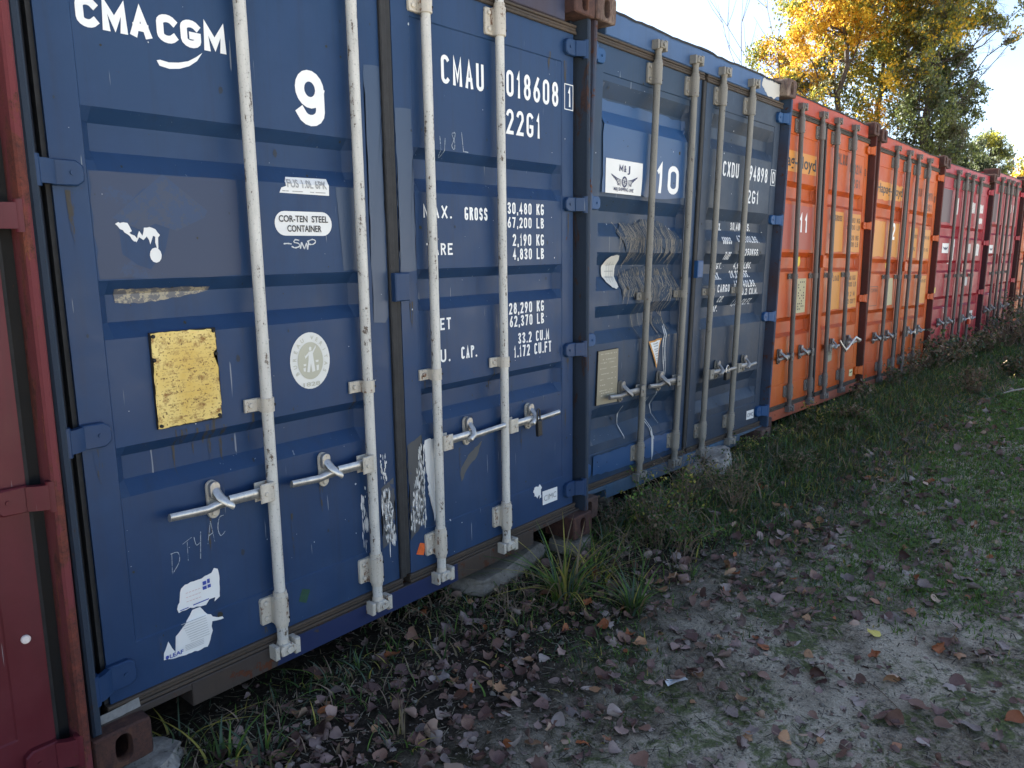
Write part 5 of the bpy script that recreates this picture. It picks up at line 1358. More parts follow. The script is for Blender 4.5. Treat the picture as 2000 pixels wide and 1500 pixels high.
# fine dry litter: bits of stem lying flat
P = scatter(16000, -.2, 11, -2.5, .3, lambda x, y: .35 + .65 * math.exp(-((y + .1) / .8) ** 2))
A = np.array(P); n = len(A); gz = np.array([ground_z(x, y) for x, y in P])
ll = rng.uniform(.008, .05, n); aa = rng.uniform(0, 2 * np.pi, n); wz = rng.uniform(.0006, .0016, n) * (1 + .2 * A[:, 0]); zz = gz + rng.uniform(.002, .012, n)
dx, dy = np.cos(aa) * ll / 2, np.sin(aa) * ll / 2; sx, sy = -np.sin(aa) * wz, np.cos(aa) * wz; dz = rng.uniform(-.006, .008, n)
V = np.stack([np.stack([A[:, 0] - dx - sx, A[:, 1] - dy - sy, zz], 1), np.stack([A[:, 0] + dx - sx, A[:, 1] + dy - sy, zz + dz], 1), np.stack([A[:, 0] + dx + sx, A[:, 1] + dy + sy, zz + dz], 1), np.stack([A[:, 0] - dx + sx, A[:, 1] - dy + sy, zz], 1)], 1).reshape(-1, 3)
S1 = plain('straw_bits', (.20, .17, .12, 1), .9, 0, .4, 9, 0); S2 = plain('dark_bits', (.025, .018, .012, 1), .9, 0, .3, 9, 0)
link('dry_litter', nmesh('dry_litter', V, np.arange(n * 4).reshape(-1, 4), 4, [S1, S2], rng.choice([0, 1], n, p=[.45, .55])), None, 'fine dry stems scattered on the soil', 'litter', None, 'stuff')
# pebbles
P = scatter(14000, -.2, 7, -2.4, .2, lambda x, y: .25 if y > -.7 else .8)
A = np.array(P); n = len(A); gz = np.array([ground_z(x, y) for x, y in P]); s_ = rng.uniform(.0015, .006, n) * (1 + (rng.random(n) > .97) * 1.6)
o8 = np.array([(1, 0, 0), (-1, 0, 0), (0, 1, 0), (0, -1, 0), (0, 0, .8), (0, 0, -.5)], float)
V = (np.stack([A[:, 0], A[:, 1], gz + .0008], 1)[:, None] + o8[None] * s_[:, None, None] * rng.uniform(.6, 1.3, (n, 6, 1))).reshape(-1, 3)
f8 = np.array([(0, 2, 4), (2, 1, 4), (1, 3, 4), (3, 0, 4), (2, 0, 5), (1, 2, 5), (3, 1, 5), (0, 3, 5)])
F = (np.arange(n)[:, None, None] * 6 + f8[None]).reshape(-1, 3)
link('gravel', nmesh('gravel', V, F, 3, [M_conc, M_stone]), None, 'small grey pebbles in the soil', 'gravel', None, 'stuff')

# ---------------------------------------------------------------- fallen leaves
def leaf_mat(name, top, vein, under):
    m, t, b = newmat(name)
    c = N(t, 'ShaderNodeTexCoord'); v = c.outputs['Object']; oi = N(t, 'ShaderNodeObjectInfo'); gi = N(t, 'ShaderNodeNewGeometry')
    n = noisef(t, v, 28, 5, .7); n2 = noisef(t, v, 120, 3, .6)
    base = mix(t, ramp(t, n, .35, .68), top, vein); base = mix(t, ramp(t, n2, .56, .66, (0, 0, 0, 1), (.5,) * 3 + (1,)), base, tuple(x * .35 for x in top[:3]) + (1,))
    base = mix(t, gi.outputs['Backfacing'], base, under)
    rnd = mix(t, oi.outputs['Random'], (.80, .78, .78, 1), (1.75, 1.62, 1.52, 1))
    base = mix(t, 1.0, base, rnd, 'MULTIPLY')
    t.links.new(base, b.inputs['Base Color']); b.inputs['Roughness'].default_value = .6; b.inputs['Specular IOR Level'].default_value = .3
    bump(t, b, n, .5, .002); return m
LM = [leaf_mat('leaf_brown', (.115, .066, .050, 1), (.17, .105, .080, 1), (.21, .15, .13, 1)), leaf_mat('leaf_purplish', (.085, .048, .043, 1), (.14, .088, .078, 1), (.19, .135, .125, 1)),
      leaf_mat('leaf_tan', (.23, .125, .065, 1), (.30, .18, .10, 1), (.32, .23, .17, 1)), leaf_mat('leaf_grey', (.14, .110, .098, 1), (.21, .17, .155, 1), (.26, .22, .20, 1)),
      leaf_mat('leaf_rust', (.20, .062, .022, 1), (.27, .10, .04, 1), (.25, .12, .07, 1)), leaf_mat('leaf_dark', (.045, .024, .020, 1), (.075, .040, .032, 1), (.10, .06, .05, 1)), leaf_mat('leaf_yellow', (.42, .36, .07, 1), (.50, .44, .12, 1), (.45, .4, .12, 1))]
def leaf_shape(seed, curl, fold, lobes=0):
    """poplar-like leaf, unit length 1, pointed tip at +x, stalk at -x"""
    r = random.Random(seed); half = [(-.42, .0), (-.40, .20), (-.28, .38), (-.08, .44), (.12, .34), (.30, .18), (.42, .07), (.52, .0)]
    if lobes: half = [(-.40, .0), (-.34, .30), (-.18, .26), (-.12, .46), (.08, .26), (.22, .32), (.28, .14), (.50, .0)]
    T = []; 
    for i, (x, w) in enumerate(half):
        row = []
        for q in (-1, -.55, 0, .55, 1):
            ww = w * (1 + r.uniform(-.10, .10)) if abs(q) == 1 else w
            y = q * ww; z = fold * abs(y) * 1.1 + curl * (x * x * 1.2 + (x * y) * r.uniform(-.3, 1.0)) + r.uniform(-.035, .035) * (abs(q) > .8) + .05 * math.sin(9 * x + seed) * abs(q) ** 2
            row.append((x + r.uniform(-.02, .02) * (abs(q) == 1), y, z))
        T.append(row)
    V = [p for row in T for p in row]; F = []
    for i in range(len(T) - 1):
        for j in range(4): F.append((i * 5 + j, (i + 1) * 5 + j, (i + 1) * 5 + j + 1, i * 5 + j + 1))
    # stalk
    o = len(V); V += [(-.42, -.008, .0), (-.42, .008, .0), (-.78, .05, .03 + curl * .2), (-.78, .062, .03 + curl * .2)]; F.append((o, o + 2, o + 3, o + 1))
    return V, F
shapes = [leaf_shape(i, *p) for i, p in enumerate(((.25, .15), (.7, .5), (-.35, .3), (1.0, .2), (.2, .9), (-.6, -.3), (.5, -.5, 1), (1.3, .7), (.1, .05), (.45, .35, 1)))]
leafmesh = {}
def lmesh(si, mi):
    if (si, mi) not in leafmesh:
        k = MB(); k.add(*shapes[si]); me = bpy.data.meshes.new('fallen_leaf'); me.from_pydata(k.v, [], k.f); me.materials.append(LM[mi]); me.polygons.foreach_set('use_smooth', [True] * len(me.polygons)); me.update(); leafmesh[(si, mi)] = me
    return leafmesh[(si, mi)]
def leafdens(x, y):
    p = project(x, y, gbase(x))
    if p is None: return 0
    # the drift of leaves lies in a band some steps off the sills
    yc = -.42 - .10 * max(0, x - 1) ; d = (y - yc) / .42
    k = math.exp(-d * d) * (.9 if x < 3.6 else .45)
    if x > 4.5: k *= .45
    k = k * .62 + .13 + (.10 if y < -.9 and x > 1.5 else 0)
    k *= .35 + 1.1 * max(0, .45 + nz(x * 2.3, y * 2.3, 40))
    if y > .05: k *= .5
    return min(1, k)
P = scatter(1900, -.2, 9.5, -2.6, .35, leafdens)
L = []
for (x, y) in P:
    s_ = r.uniform(.028, .064) * (1 if r.random() < .85 else 1.3)
    d = math.hypot(x - CAM.x, y - CAM.y)
    L.append((s_ / d, x, y, s_))
L.sort(reverse=True)
def leaf_xf(x, y, s_, r):
    z = ground_z(x, y) + s_ * r.uniform(.10, .28)
    up = r.random() < .16
    e = Euler((r.gauss(0, .35) + (1.1 if up else 0), r.gauss(0, .30), r.uniform(0, 6.283)))
    if r.random() < .35: e.x += math.pi
    if up: z += s_ * .2
    return Matrix.Translation((x, y, z)) @ e.to_matrix().to_4x4() @ Matrix.Scale(s_, 4)
wts = [.26, .28, .10, .20, .04, .12]
names_ = ['dull brown curled leaf', 'purplish brown leaf', 'tan dry leaf', 'grey withered leaf', 'rust coloured leaf', 'dark wet leaf']
mats6 = list(range(6))
special = [(1.705 * 0 + 1.0, 0)]
cnt = 0; rest = []
def at_where(x, y):
    a = ("container 9's left half" if x < .9 else "container 9's middle" if x < 1.7 else "container 9's right corner" if x < 2.5 else "container 10's left door" if x < 3.6 else "container 10's right door" if x < 4.9 else 'the orange containers')
    if y > -.28: return 'close under the sill of ' + a
    if y > -.62: return 'a step out from ' + a
    if y > -1.0: return 'at the drift edge off ' + a
    return 'on the worn soil away from ' + a
for q, x, y, s_ in L:
    mi_ = r.choices(mats6, wts)[0]; si = r.randrange(len(shapes))
    if cnt < 290:
        o = bpy.data.objects.new('fallen_leaf', lmesh(si, mi_)); COL.objects.link(o); o.matrix_world = leaf_xf(x, y, s_, r)
        px = at_where(x, y); sz = 'small ' if s_ < .038 else ('large ' if s_ > .054 else '')
        o['label'] = sz + names_[mi_] + ' ' + px; o['category'] = 'leaf'; o['group'] = 'fallen leaves on the ground'; cnt += 1
    else: rest.append((si, mi_, leaf_xf(x, y, s_, r)))
def at_px(u, v, z=None):
    d = FW * 1487.19 + RI * (u - 969.81) - UP * (v - 752.76); zz = -.1 if z is None else z
    for _ in range(6):
        s_ = (zz - CAM.z) / d.z; p = CAM + d * s_
        if z is not None: break
        zz = ground_z(p.x, p.y)
    return p
for (u_, v_, mi_, si, sz_, lab) in ((1706, 1243, 6, 8, .062, 'pale yellow leaf alone on the bare soil'), (1445, 1378, 2, 7, .055, 'curled tan leaf standing on the soil near the front'), (1475, 1254, 4, 7, .035, 'small bright orange brown curled leaf'), (1250, 1265, 2, 1, .06, 'cream upright leaf beside the leaf drift'),
    (1893, 1430, 3, 0, .075, 'large pale pinkish leaf at the lower right'), (1000, 1243, 3, 2, .06, 'pale pink triangular leaf in dark grass'), (975, 1352, 2, 9, .065, 'bright tan crumpled leaf in the grass'), (620, 1325, 1, 0, .10, 'large pinkish brown leaf by the sill of container 9'), (1230, 1245, 4, 3, .05, 'orange leaf tilted on the drift')):
    p = at_px(u_, v_); o = bpy.data.objects.new('fallen_leaf', lmesh(si, mi_)); COL.objects.link(o)
    o.matrix_world = Matrix.Translation((p.x, p.y, p.z + sz_ * .25)) @ Euler((r.uniform(-.3, .3), r.uniform(-.3, .1), r.uniform(0, 6))).to_matrix().to_4x4() @ Matrix.Scale(sz_, 4); o['label'] = lab; o['category'] = 'leaf'
VV, FF, MI = [], [], []
for si, mi_, X_ in rest:
    vs, fs = shapes[si]; o_ = len(VV); VV += [tuple(X_ @ Vector(p)) for p in vs]; FF += [tuple(i + o_ for i in f) for f in fs]; MI += [mi_] * len(fs)
# crushed small fragments deeper in the litter
for _ in range(1500):
    pp = scatter(1, -.2, 8, -2.4, .4, lambda x, y: min(1, leafdens(x, y) * 1.3))
    if not pp: continue
    x, y = pp[0]; s_ = r.uniform(.012, .034); X_ = leaf_xf(x, y, s_, r); si = r.randrange(len(shapes)); vs, fs = shapes[si]; o_ = len(VV)
    VV += [tuple(X_ @ Vector(p)) for p in vs]; FF += [tuple(i + o_ for i in f) for f in fs]; MI += [r.choices(mats6, [.3, .2, .08, .16, .04, .3])[0]] * len(fs)
link('leaf_litter', nmesh('leaf_litter', VV, FF, 4, LM, MI, True), None, 'smaller and farther fallen leaves and fragments', 'leaves', None, 'stuff')

# ---------------------------------------------------------------- single tufts and weeds
def tuft(px_, py_, n, hmin, hmax, wmax, label, mix_, seed, spread=.05, lean=(.4, 1.5)):
    rr = np.random.default_rng(seed); z0 = ground_z(px_, py_); a = rr.uniform(0, 2 * np.pi, n); q = rr.random(n) ** .5 * spread
    V, F, M = blades(np.cos(a) * q, np.sin(a) * q, np.zeros(n), rr.uniform(hmin, hmax, n), rr.uniform(wmax * 1.0, wmax * 2.4, n), rr.uniform(lean[0], lean[1], n), a + rr.normal(0, .5, n), rr.choice(len(GM), n, p=mix_), 7)
    o = link('grass_tuft', nmesh('grass_tuft', V, F, 4, GM, M), None, label, 'grass tuft', None, None, (px_, py_, z0)); return o
mA = [.14, .26, .14, .38, .06, .02]; mB = [.40, .22, .08, .12, .18, 0.0]; mC = [.15, .1, .35, .15, .05, .2]
for (u_, v_, n_, h0, h1, w_, lab, mx_, sp_) in ((1105, 1165, 80, .16, .40, .0060, 'tall arching yellow green tuft by the corner of container 9', mA, .07), (1240, 1195, 55, .12, .28, .0055, 'green tuft right of the tall arching one', mB, .04),
    (1165, 1130, 36, .14, .30, .0050, 'loose yellowing blades behind the tall tuft', mA, .09), (515, 1480, 20, .08, .20, .0055, 'light green tuft at the bottom beside the sill of container 9', mB, .06), (440, 1490, 16, .10, .22, .007, 'broad bladed blue green tuft at the bottom left', [.2, .2, .05, .1, .45, 0], .06),
    (350, 1455, 18, .08, .18, .004, 'thin green blades next to the left corner of container 9', mB, .08), (640, 1335, 6, .08, .18, .006, 'few yellow green blades among pink leaves', mA, .04), (980, 1160, 10, .10, .20, .004, 'dry bent blades before the concrete slab', mC, .08),
    (1350, 1130, 22, .04, .12, .004, 'short tuft among the leaf drift', mB, .05), (790, 1455, 26, .04, .12, .004, 'dry and green tuft near the bottom edge', mC, .06), (1285, 1010, 24, .08, .24, .004, 'yellow blades under the dented container', mA, .08),
    (1480, 1120, 10, .03, .07, .004, 'small green tuft on the soil edge', mB, .03), (1668, 970, 24, .05, .12, .004, 'green tuft right of the dry weeds', mB, .06)):
    p = at_px(u_, v_); tuft(p.x, p.y, n_, h0, h1, w_, lab, mx_, int(u_), sp_)

def weed(u_, v_, h_, nst, label, seed, leafm, leafn, lsz, spread=.5, droop=.3, stemc=5):
    """branching stems with small leaves"""
    p = at_px(u_, v_) if not isinstance(u_, tuple) else Vector((u_[0], u_[1], ground_z(*u_))); rr = random.Random(seed); k = MB(); LP = []
    for i in range(nst):
        a = rr.uniform(0, 6.28); L_ = h_ * rr.uniform(.6, 1.1); pt = Vector((rr.uniform(-.05, .05), rr.uniform(-.05, .05), -.01)); d = Vector((math.cos(a) * spread * rr.random(), math.sin(a) * spread * rr.random(), 1)).normalized(); path = [pt.copy()]
        for s in range(7):
            d += Vector((rr.gauss(0, .16), rr.gauss(0, .16), -droop * s / 7 * .5)); d.normalize(); pt = pt + d * L_ / 7; path.append(pt.copy()); LP.append(pt.copy())
            if s > 1 and rr.random() < .75:
                d2 = (d + Vector((rr.gauss(0, .7), rr.gauss(0, .7), rr.gauss(0, .3)))).normalized(); q = [pt.copy(), pt + d2 * L_ * .12, pt + d2 * L_ * .22 + Vector((0, 0, -.01))]; k.tube(q, [.0016, .0012, .0008], 4, cap=False); LP += q[1:]
                LP += [q[1].lerp(q[2], .5)]
        k.tube(path, [.0034 * (1 - .1 * s) * max(1, h_ / .4) for s in range(8)], 4, cap=False)
    root = bpy.data.objects.new('weed_plant', None); COL.objects.link(root); root.location = p; root['label'] = label; root['category'] = 'weed'
    k.build('stem', GM[stemc], root)
    n = leafn; idx = np.array([rr.randrange(len(LP)) for _ in range(n)]); pos = np.array([tuple(q) for q in LP])[idx] + rng.normal(0, .010, (n, 3))
    V, F, M = leafcloud(pos, rng.uniform(.6, 1.6, n) * lsz * 1.5, None, rng.choice(len(leafm), n), .8)
    link('foliage', nmesh('foliage', V, F, 4, leafm, M), root)
    return root
drym = [G6, G1, G5]; grm = [G1, G2, G4, G1]
weed(1345, 985, .34, 20, 'brown twiggy weed below the dented container', 1, drym, 240, .010)
weed(1260, 1040, .26, 16, 'green and yellow weed under the left part of the dented container', 2, grm, 420, .011)
weed(1330, 1075, .24, 16, 'dense green weed before the boulder', 3, [G1, G1, G5, G2], 480, .010)
weed(1240, 965, .30, 10, 'thin brown weed against the rod of container 10', 4, drym, 120, .011, .3)
weed(1390, 955, .16, 10, 'yellow flowered sprig on the boulder', 5, [G4, G2, G3], 180, .008)
weed(752, 1215, .16, 14, 'tangled dry root weed at the middle of container 9', 6, drym, 90, .009, 1.2, 1.5)
weed(800, 1200, .14, 6, 'thin green weed against the blue sill', 7, [G5, G1], 90, .010, .6)
weed(860, 1180, .12, 14, 'dry brown stems under the rod of container 9', 8, drym, 110, .010, 1.2, 1.3)
weed(1000, 1190, .15, 12, 'dry curved stems before the slab', 9, [G6, G3], 60, .010, 1.3, 1.2)
weed(1195, 1030, .18, 12, 'dark weed between containers 9 and 10', 10, drym, 160, .010)
weed(1595, 835, .22, 12, 'small yellow green weed on the sill of container 11', 11, [G1, G4, G1], 260, .014, .5)
for i, (x, y, h_, lab) in enumerate(((6.9, -.02, .22, 'weed under the corner between the orange containers'), (7.9, -.10, .30, 'dark weed in front of orange container 2'), (8.9, -.05, .42, 'twiggy weed reaching the rods of orange container 2'), (9.6, -.12, .50, 'tall brown weed at the corner of orange and red'), (10.3, -.18, .40, 'dry weed before the nearer red container'),
    (11.0, -.25, .36, 'green weed before the nearer red container'), (11.9, -.30, .50, 'bushy weed at the foot of both red containers'), (12.8, -.42, .75, 'big dark weed before the farther red container'), (13.6, -.5, .8, 'tall weed clump near the end of the row'), (14.6, -.55, .7, 'last weed clump at the row end'), (8.2, -.75, .30, 'single dry stalk cluster off the orange doors'), (9.9, -.9, .26, 'dry grass stalks beside the track'), (6.0, -.25, .18, 'low weed before container 11'))):
    weed((x, y), None, h_, 26 if x > 8 else 16, lab, 20 + i, [G1, G6, G5, G3] if i % 2 else [G6, G3, G1], 700 if x > 9 else 420, .016 if x < 9 else .024, .7, .3)

rw = random.Random(77)
for i in range(16):
    x = 2.55 + 3.6 * i / 15 + rw.uniform(-.12, .12); y = rw.uniform(-.42, .02)
    if 3.45 < x < 4.1: y = .04; x += .35
    kinds = (('dry twiggy', [G6, G1, G1]), ('green leafy', [G1, G5, G2]), ('yellowing', [G4, G2, G1]), ('mixed brown and green', [G1, G1, G3]))[i % 4]
    side = ('left door of container 10', 'middle of container 10', 'right door of container 10', 'corner between blue and orange', 'left door of container 11', 'right door of container 11')[min(5, int((x - 2.5) / .62))]
    weed((x, y), None, rw.uniform(.18, .36) * (1 if x < 3.9 else .5), rw.randint(14, 24), ('short ', 'tall ', 'spreading ', 'wispy ', 'dense ')[i % 5] + kinds[0] + ' weed ' + ('hard against the sill, ' if y > -.2 else 'standing clear of the sill, ') + side, 100 + i, kinds[1], rw.randint(240, 460), .010, .6, .3)

# litter items
p = at_px(1320, 1335)
k = MB(); k.add([(-.044, -.014, .004), (.040, -.018, .012), (.046, .015, .006), (-.040, .018, .014), (-.006, -.016, .014), (.0, .017, .003)], [(0, 4, 5, 3), (4, 1, 2, 5)])
o = k.build('paper_scrap', M_stk, None, label='white crumpled paper scrap on the soil', cat='litter', loc=(p.x, p.y, p.z + .004)); o.rotation_euler = (0, 0, -.45)
k = MB(); k.add([(-.030, -.006, .0175), (-.010, -.008, .0165), (-.010, -.003, .0150), (-.030, .0, .0165)], [(0, 1, 2, 3)]); k.build('paper_print', plain('teal_print', (.05, .20, .30, 1), .5), o)
p = at_px(1985, 768, .07); q = at_px(1955, 762, .07)
k = MB(); k.tube([(-.18, .08, .02), (-.05, .03, .028), (.12, -.03, .026), (.34, -.12, .02)], [.005, .008, .009, .009], 8); k.build('fallen_branch', plain('grey_wood', (.20, .18, .15, 1), .9), None, label='pale grey stick lying beside the track', cat='branch', loc=(p.x, p.y, p.z))
for i, (u_, v_, du, dv) in enumerate(((1850, 1385, 60, 80), (1590, 1455, 50, -45), (1690, 1330, 70, 60), (1380, 1255, -40, 30))):
    a, b = at_px(u_, v_), at_px(u_ + du, v_ + dv); k = MB(); m_ = a.lerp(b, .5); k.tube([a - m_ + Vector((0, 0, .004)), Vector((.004, .003, .010)), b - m_ + Vector((0, 0, .004))], [.0016, .0018, .0009], 5)
    k.build('twig', GM[5], None, label=('thin twig on the soil at the lower right', 'thin dark twig near the bottom edge', 'long thin stem across the soil', 'short stem near the leaf drift')[i], cat='twig', loc=tuple(m_))

# ================================================================ trees
BARK = rock_mat('bark', (.030, .026, .022, 1), (.085, .075, .062, 1), 4); BARKG = rock_mat('bark_pale', (.07, .065, .055, 1), (.15, .14, .125, 1), 6)
TL = [leafmat('crown_yellow', (.46, .27, .030, 1), .25, .5, .5, .7), leafmat('crown_orange', (.42, .19, .030, 1), .25, .5, .5, .7), leafmat('crown_yellow_green', (.20, .20, .030, 1), .3, .45, .5, .7), leafmat('crown_green', (.050, .072, .022, 1), .3, .35, .45, .7), leafmat('crown_dark', (.028, .042, .020, 1), .3, .25, .45, .7), leafmat('crown_grey_green', (.085, .105, .055, 1), .3, .4, .5, .7)]

def dirpt(u_, v_, d, z=None):
    dd = FW * 1487.19 + RI * (u_ - 969.81) - UP * (v_ - 752.76); h_ = math.hypot(dd.x, dd.y); p = CAM + dd * (d / h_)
    return Vector((p.x, p.y, 0.0 if z is None else z))
def dirpt3(u_, v_, d):
    dd = FW * 1487.19 + RI * (u_ - 969.81) - UP * (v_ - 752.76); h_ = math.hypot(dd.x, dd.y); return CAM + dd * (d / h_)
TL[:] = [leafmat('crown_yellow', (.66, .46, .050, 1), .25, .45, .5, .7), leafmat('crown_orange', (.58, .32, .04, 1), .25, .45, .5, .7), leafmat('crown_yellow_green', (.32, .31, .05, 1), .3, .42, .5, .7), leafmat('crown_green', (.15, .19, .055, 1), .3, .35, .45, .7), leafmat('crown_dark', (.065, .088, .042, 1), .3, .22, .45, .7), leafmat('crown_grey_green', (.16, .18, .10, 1), .3, .4, .5, .7)]
def tree(label, d, trunk_u, blobs, seed, trunk_r, nleaf, lsz, cols, bark=BARK, fork=(3.0, 8.0), depthr=1.0, gap=.17, gs=2.0, back=True):
    """crown of leaf clumps round a branching skeleton; blobs = (u, v, radius px, weight, colour key)"""
    rr = random.Random(seed); rg = np.random.default_rng(seed)
    base = dirpt(trunk_u, 300, d); root = bpy.data.objects.new('tree', None); COL.objects.link(root); root.location = base; root['label'] = label; root['category'] = 'tree'
    ax = (base - Vector((CAM.x, CAM.y, 0))); ax.z = 0; ax.normalize()
    B = []
    for (u_, v_, rpx, wt, ck) in blobs:
        dd = d + rr.uniform(-1, 1) * depthr; c = dirpt3(u_, v_, dd) - base; B.append((c, rpx / 1487.19 * dd * 1.05, wt, ck))
    if back:   # the crown goes on behind, where the photograph cannot look
        for (c, R_, wt, ck) in list(B):
            if R_ > .9: B.append((c + ax * (R_ * 1.5) + Vector((0, 0, rr.uniform(-.3, .6))), R_, wt * .15, ck))
    trunk = MB(); limbs = MB()
    top = max(B, key=lambda b: b[0].z)[0]; nT = 12; tp = []
    for i in range(nT + 1):
        t = i / nT; tp.append(Vector((top.x * .35 * t ** 1.5 + rr.gauss(0, .06), top.y * .35 * t ** 1.5 + rr.gauss(0, .06), (top.z + .5) * t)))
    trunk.tube(tp, [trunk_r * (1 - .8 * i / nT) for i in range(nT + 1)], 8, cap=False)
    def twig(p, d_, L_, rad, lev):
        path = [p.copy()]; n = 4
        for i in range(n):
            d_ = (d_ + Vector((rr.gauss(0, .2), rr.gauss(0, .2), rr.gauss(.04, .12)))).normalized(); p = p + d_ * L_ / n; path.append(p.copy())
        limbs.tube(path, [rad * (1 - .2 * i) for i in range(n + 1)], 4 if lev < 2 else 3, cap=False)
        if lev < 2:
            for q in range(4): twig(path[rr.randint(1, n)], (d_ + Vector((rr.gauss(0, .7), rr.gauss(0, .7), rr.gauss(.1, .4)))).normalized(), L_ * .6, rad * .5, lev + 1)
    for (c, R_, wt, ck) in B:
        f = min(.92, max(.12, (c.z - .45 * math.hypot(c.x, c.y) - R_ * .4) / (top.z + .5))); a = tp[int(f * nT)]
        n = 7; path = []
        for i in range(n + 1):
            t = i / n; q = a.lerp(c, t); q.z -= math.sin(t * math.pi) * .10 * (c - a).length; q += Vector((rr.gauss(0, .05), rr.gauss(0, .05), rr.gauss(0, .05))) * (1 if 0 < i < n else 0); path.append(q)
        r0 = min(trunk_r * .3, .016 + .02 * R_)
        limbs.tube(path, [r0 * (1 - .62 * i / n) for i in range(n + 1)], 6, cap=False)
        d_ = (path[-1] - path[-2]).normalized()
        for q in range(7): twig(path[rr.randint(4, n)], (d_ + Vector((rr.gauss(0, .8), rr.gauss(0, .8), rr.gauss(.1, .5)))).normalized(), R_ * rr.uniform(.7, 1.1), r0 * .34, 0)
    trunk.build('trunk', bark, root, smooth=True); limbs.build('limb', bark, root)
    W_ = np.array([b[2] * b[1] ** 2.4 for b in B]); W_ /= W_.sum(); pos, mi = [], []
    for (c, R_, wt, ck), w in zip(B, W_):
        m_ = int(nleaf * w * 2.4); v = rg.normal(0, 1, (m_, 3)); v /= np.linalg.norm(v, axis=1)[:, None]
        p_ = np.array(c) + v * (R_ * (rg.random(m_) ** .45)[:, None]) * np.array([1, 1, .92]) * rg.uniform(.85, 1.18, (m_, 1))
        k = 0
        for q in p_:
            g_ = noise.noise((q[0] * gs + seed, q[1] * gs, q[2] * gs)) + .6 * noise.noise((q[0] * gs * 2.7, q[1] * gs * 2.7 + seed, q[2] * gs * 2.7))
            if g_ > (gap if ck != 'd' else gap - .05):
                cc = noise.noise((q[0] * .7, q[1] * .7, q[2] * .7 + seed)) + .5 * noise.noise((q[0] * 2.5, q[1] * 2.5, q[2] * 2.5)); pr = cols[ck]
                t_ = min(.999, max(0, .5 + .9 * cc + rr.gauss(0, .18))); mi.append(pr[int(t_ * len(pr))]); pos.append(q)
    pos = np.array(pos); n = len(pos)
    V, F, M = leafcloud(pos, rg.uniform(.55, 1.25, n) * lsz, None, np.array(mi), 1.0, rg)
    link('crown', nmesh('crown', V, F, 4, TL, M), root)
    return root
CK = dict(y=[3, 2, 0, 0, 1, 1, 0], g=[3, 3, 2, 2, 0, 5], m=[4, 3, 5, 2, 3, 0], d=[4, 4, 4, 3, 3, 5], p=[5, 5, 3, 5, 2])
tree('tall birch in golden yellow leaf rising behind the orange containers', 25, 1640,
     [(1560, 165, 44, .9, 'y'), (1515, 120, 34, .5, 'y'), (1482, 108, 24, .8, 'g'), (1462, 100, 12, .7, 'g'), (1500, 90, 24, .7, 'y'), (1530, 130, 34, .9, 'y'), (1560, 70, 48, .9, 'y'), (1605, 10, 60, 1, 'y'), (1625, 95, 62, 1, 'y'), (1585, 130, 44, 1, 'y'), (1650, 165, 44, .9, 'g'), (1640, -70, 100, 1, 'y'), (1560, -40, 60, .7, 'y'), (1600, 190, 34, .8, 'g'), (1680, 215, 36, .8, 'g'), (1690, 40, 50, .9, 'y'), (1545, 150, 26, .7, 'y'), (1500, 140, 20, .6, 'g')],
     5, .15, 44000, .09, CK, depthr=1.2)
tree('yellow green tree between the golden birch and the dark poplar', 26.5, 1705,
     [(1700, 110, 52, 1, 'g'), (1745, 60, 56, 1, 'g'), (1735, 160, 46, 1, 'm'), (1715, 225, 34, .8, 'y'), (1740, 245, 22, 1, 'y'), (1770, -20, 80, 1, 'g'), (1690, -20, 70, .9, 'y'), (1760, 110, 44, 1, 'm'), (1755, 210, 36, .9, 'm')],
     12, .14, 32000, .09, CK, depthr=1.0)
tree('dark green leaning poplar with the tallest crown on the right', 25.5, 1800,
     [(1800, 70, 50, .9, 'm'), (1835, 150, 50, 1, 'd'), (1870, 205, 42, 1, 'd'), (1805, 215, 48, 1, 'd'), (1850, 262, 46, 1, 'd'), (1898, 180, 20, .9, 'd'), (1905, 225, 16, .8, 'd'), (1790, 150, 46, 1, 'm'), (1850, 45, 48, .9, 'm'), (1895, 22, 40, .8, 'm'), (1930, 42, 24, .45, 'm'), (1962, 34, 24, .45, 'm'), (1985, 55, 20, .6, 'm'), (1972, 85, 12, .8, 'd'), (1995, 15, 18, .5, 'm'), (1860, -40, 80, .8, 'm'), (1790, -60, 90, 1, 'm'), (1985, -35, 30, .5, 'm'), (1835, 300, 34, 1, 'd'), (1885, 275, 26, .9, 'd'), (1785, 275, 34, 1, 'd'), (1880, 110, 20, .6, 'd')],
     23, .18, 80000, .085, CK, depthr=1.3)
tree('small grey green willow far behind the red containers', 46, 1938, [(1928, 290, 26, 1, 'p'), (1950, 300, 22, .9, 'p'), (1912, 312, 22, 1, 'p'), (1962, 318, 14, .7, 'p'), (1940, 330, 26, 1, 'p'), (1925, 268, 10, .7, 'p')], 31, .14, 9000, .13, CK, depthr=1.0, back=False)
tree('low yellow tree at the far right end of the row', 60, 2012, [(2002, 352, 22, 1, 'y'), (2030, 330, 34, 1, 'y'), (1988, 362, 10, 1, 'g')], 41, .12, 4000, .2, CK, back=False)
tree('low dark bush tree behind the red containers', 33, 1880, [(1850, 305, 30, 1, 'd'), (1885, 310, 32, 1, 'd'), (1915, 330, 22, 1, 'd'), (1870, 330, 30, 1, 'd')], 47, .12, 9000, .09, CK, back=False)
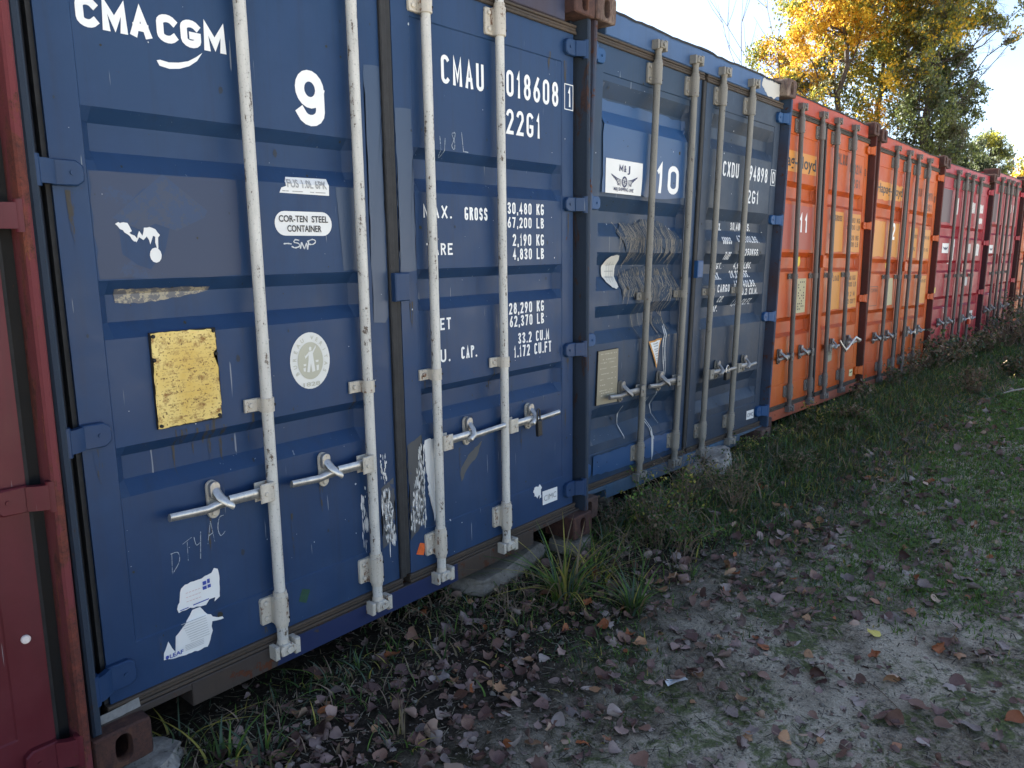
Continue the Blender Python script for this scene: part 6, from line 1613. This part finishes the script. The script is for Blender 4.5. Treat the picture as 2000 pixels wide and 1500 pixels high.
# lattice mast
b0 = dirpt(1973, 340, 150); k = MB(); H = dirpt3(1973, 300, 150).z
for i, (a, b) in enumerate(((-1, -1), (1, -1), (1, 1), (-1, 1))): k.tube([(a * 1.0, b * 1.0, 0), (a * .2, b * .2, H)], .07, 4)
Ms = galv('mast_steel', (.18, .18, .19, 1), (.08, .07, .06, 1), 9, .3, 0, .6)
root = bpy.data.objects.new('lattice_mast', None); COL.objects.link(root); root.location = b0; root['label'] = 'thin grey lattice mast on the horizon at the right'; root['category'] = 'mast'
k.build('mast_leg', Ms, root)
k = MB(); nseg = 12
for i in range(nseg):
    z0, z1 = H * i / nseg, H * (i + 1) / nseg; w0, w1 = 1.0 - .8 * i / nseg, 1.0 - .8 * (i + 1) / nseg
    k.tube([(-w0, -w0, z0), (w1, -w1, z1)], .04, 3); k.tube([(w0, -w0, z0), (-w1, -w1, z1)], .04, 3); k.tube([(-w0, w0, z0), (-w1, -w1, z1)], .04, 3); k.tube([(w0, w0, z0), (w1, -w1, z1)], .04, 3)
k.build('brace', Ms, root)
# bare twigs of a leafless sapling left of the birch
rr = random.Random(3); k = MB(); b0 = dirpt(1590, 200, 24)
for i in range(4):
    a = rr.uniform(-.5, .5); p = Vector((0, 0, 2.0)); path = [p.copy()]; d = Vector((-.12 + a * .3, .45 + a * .3, 1)).normalized()
    for s in range(8): d = (d + Vector((rr.gauss(0, .09), rr.gauss(0, .09), .02))).normalized(); p = p + d * 1.0; path.append(p.copy())
    k.tube(path, [.02 * (1 - .11 * s) for s in range(9)], 4, cap=False)
    for s in range(2, 8):
        for _ in range(2):
            d2 = (d + Vector((rr.gauss(0, .6), rr.gauss(0, .6), .2))).normalized(); k.tube([path[s], path[s] + d2 * .5, path[s] + d2 * .9 + Vector((0, 0, .12))], [.008, .006, .003], 3, cap=False)
root = bpy.data.objects.new('bare_sapling', None); COL.objects.link(root); root.location = b0; root['label'] = 'leafless thin sapling against the sky left of the birch'; root['category'] = 'tree'
k.build('branches', BARKG, root)
k = MB(); k.tube([(0, 0, 0), (0, 0, 1.2), (0, 0.02, 2.1)], [.06, .05, .04], 8); k.build('trunk', BARKG, root)
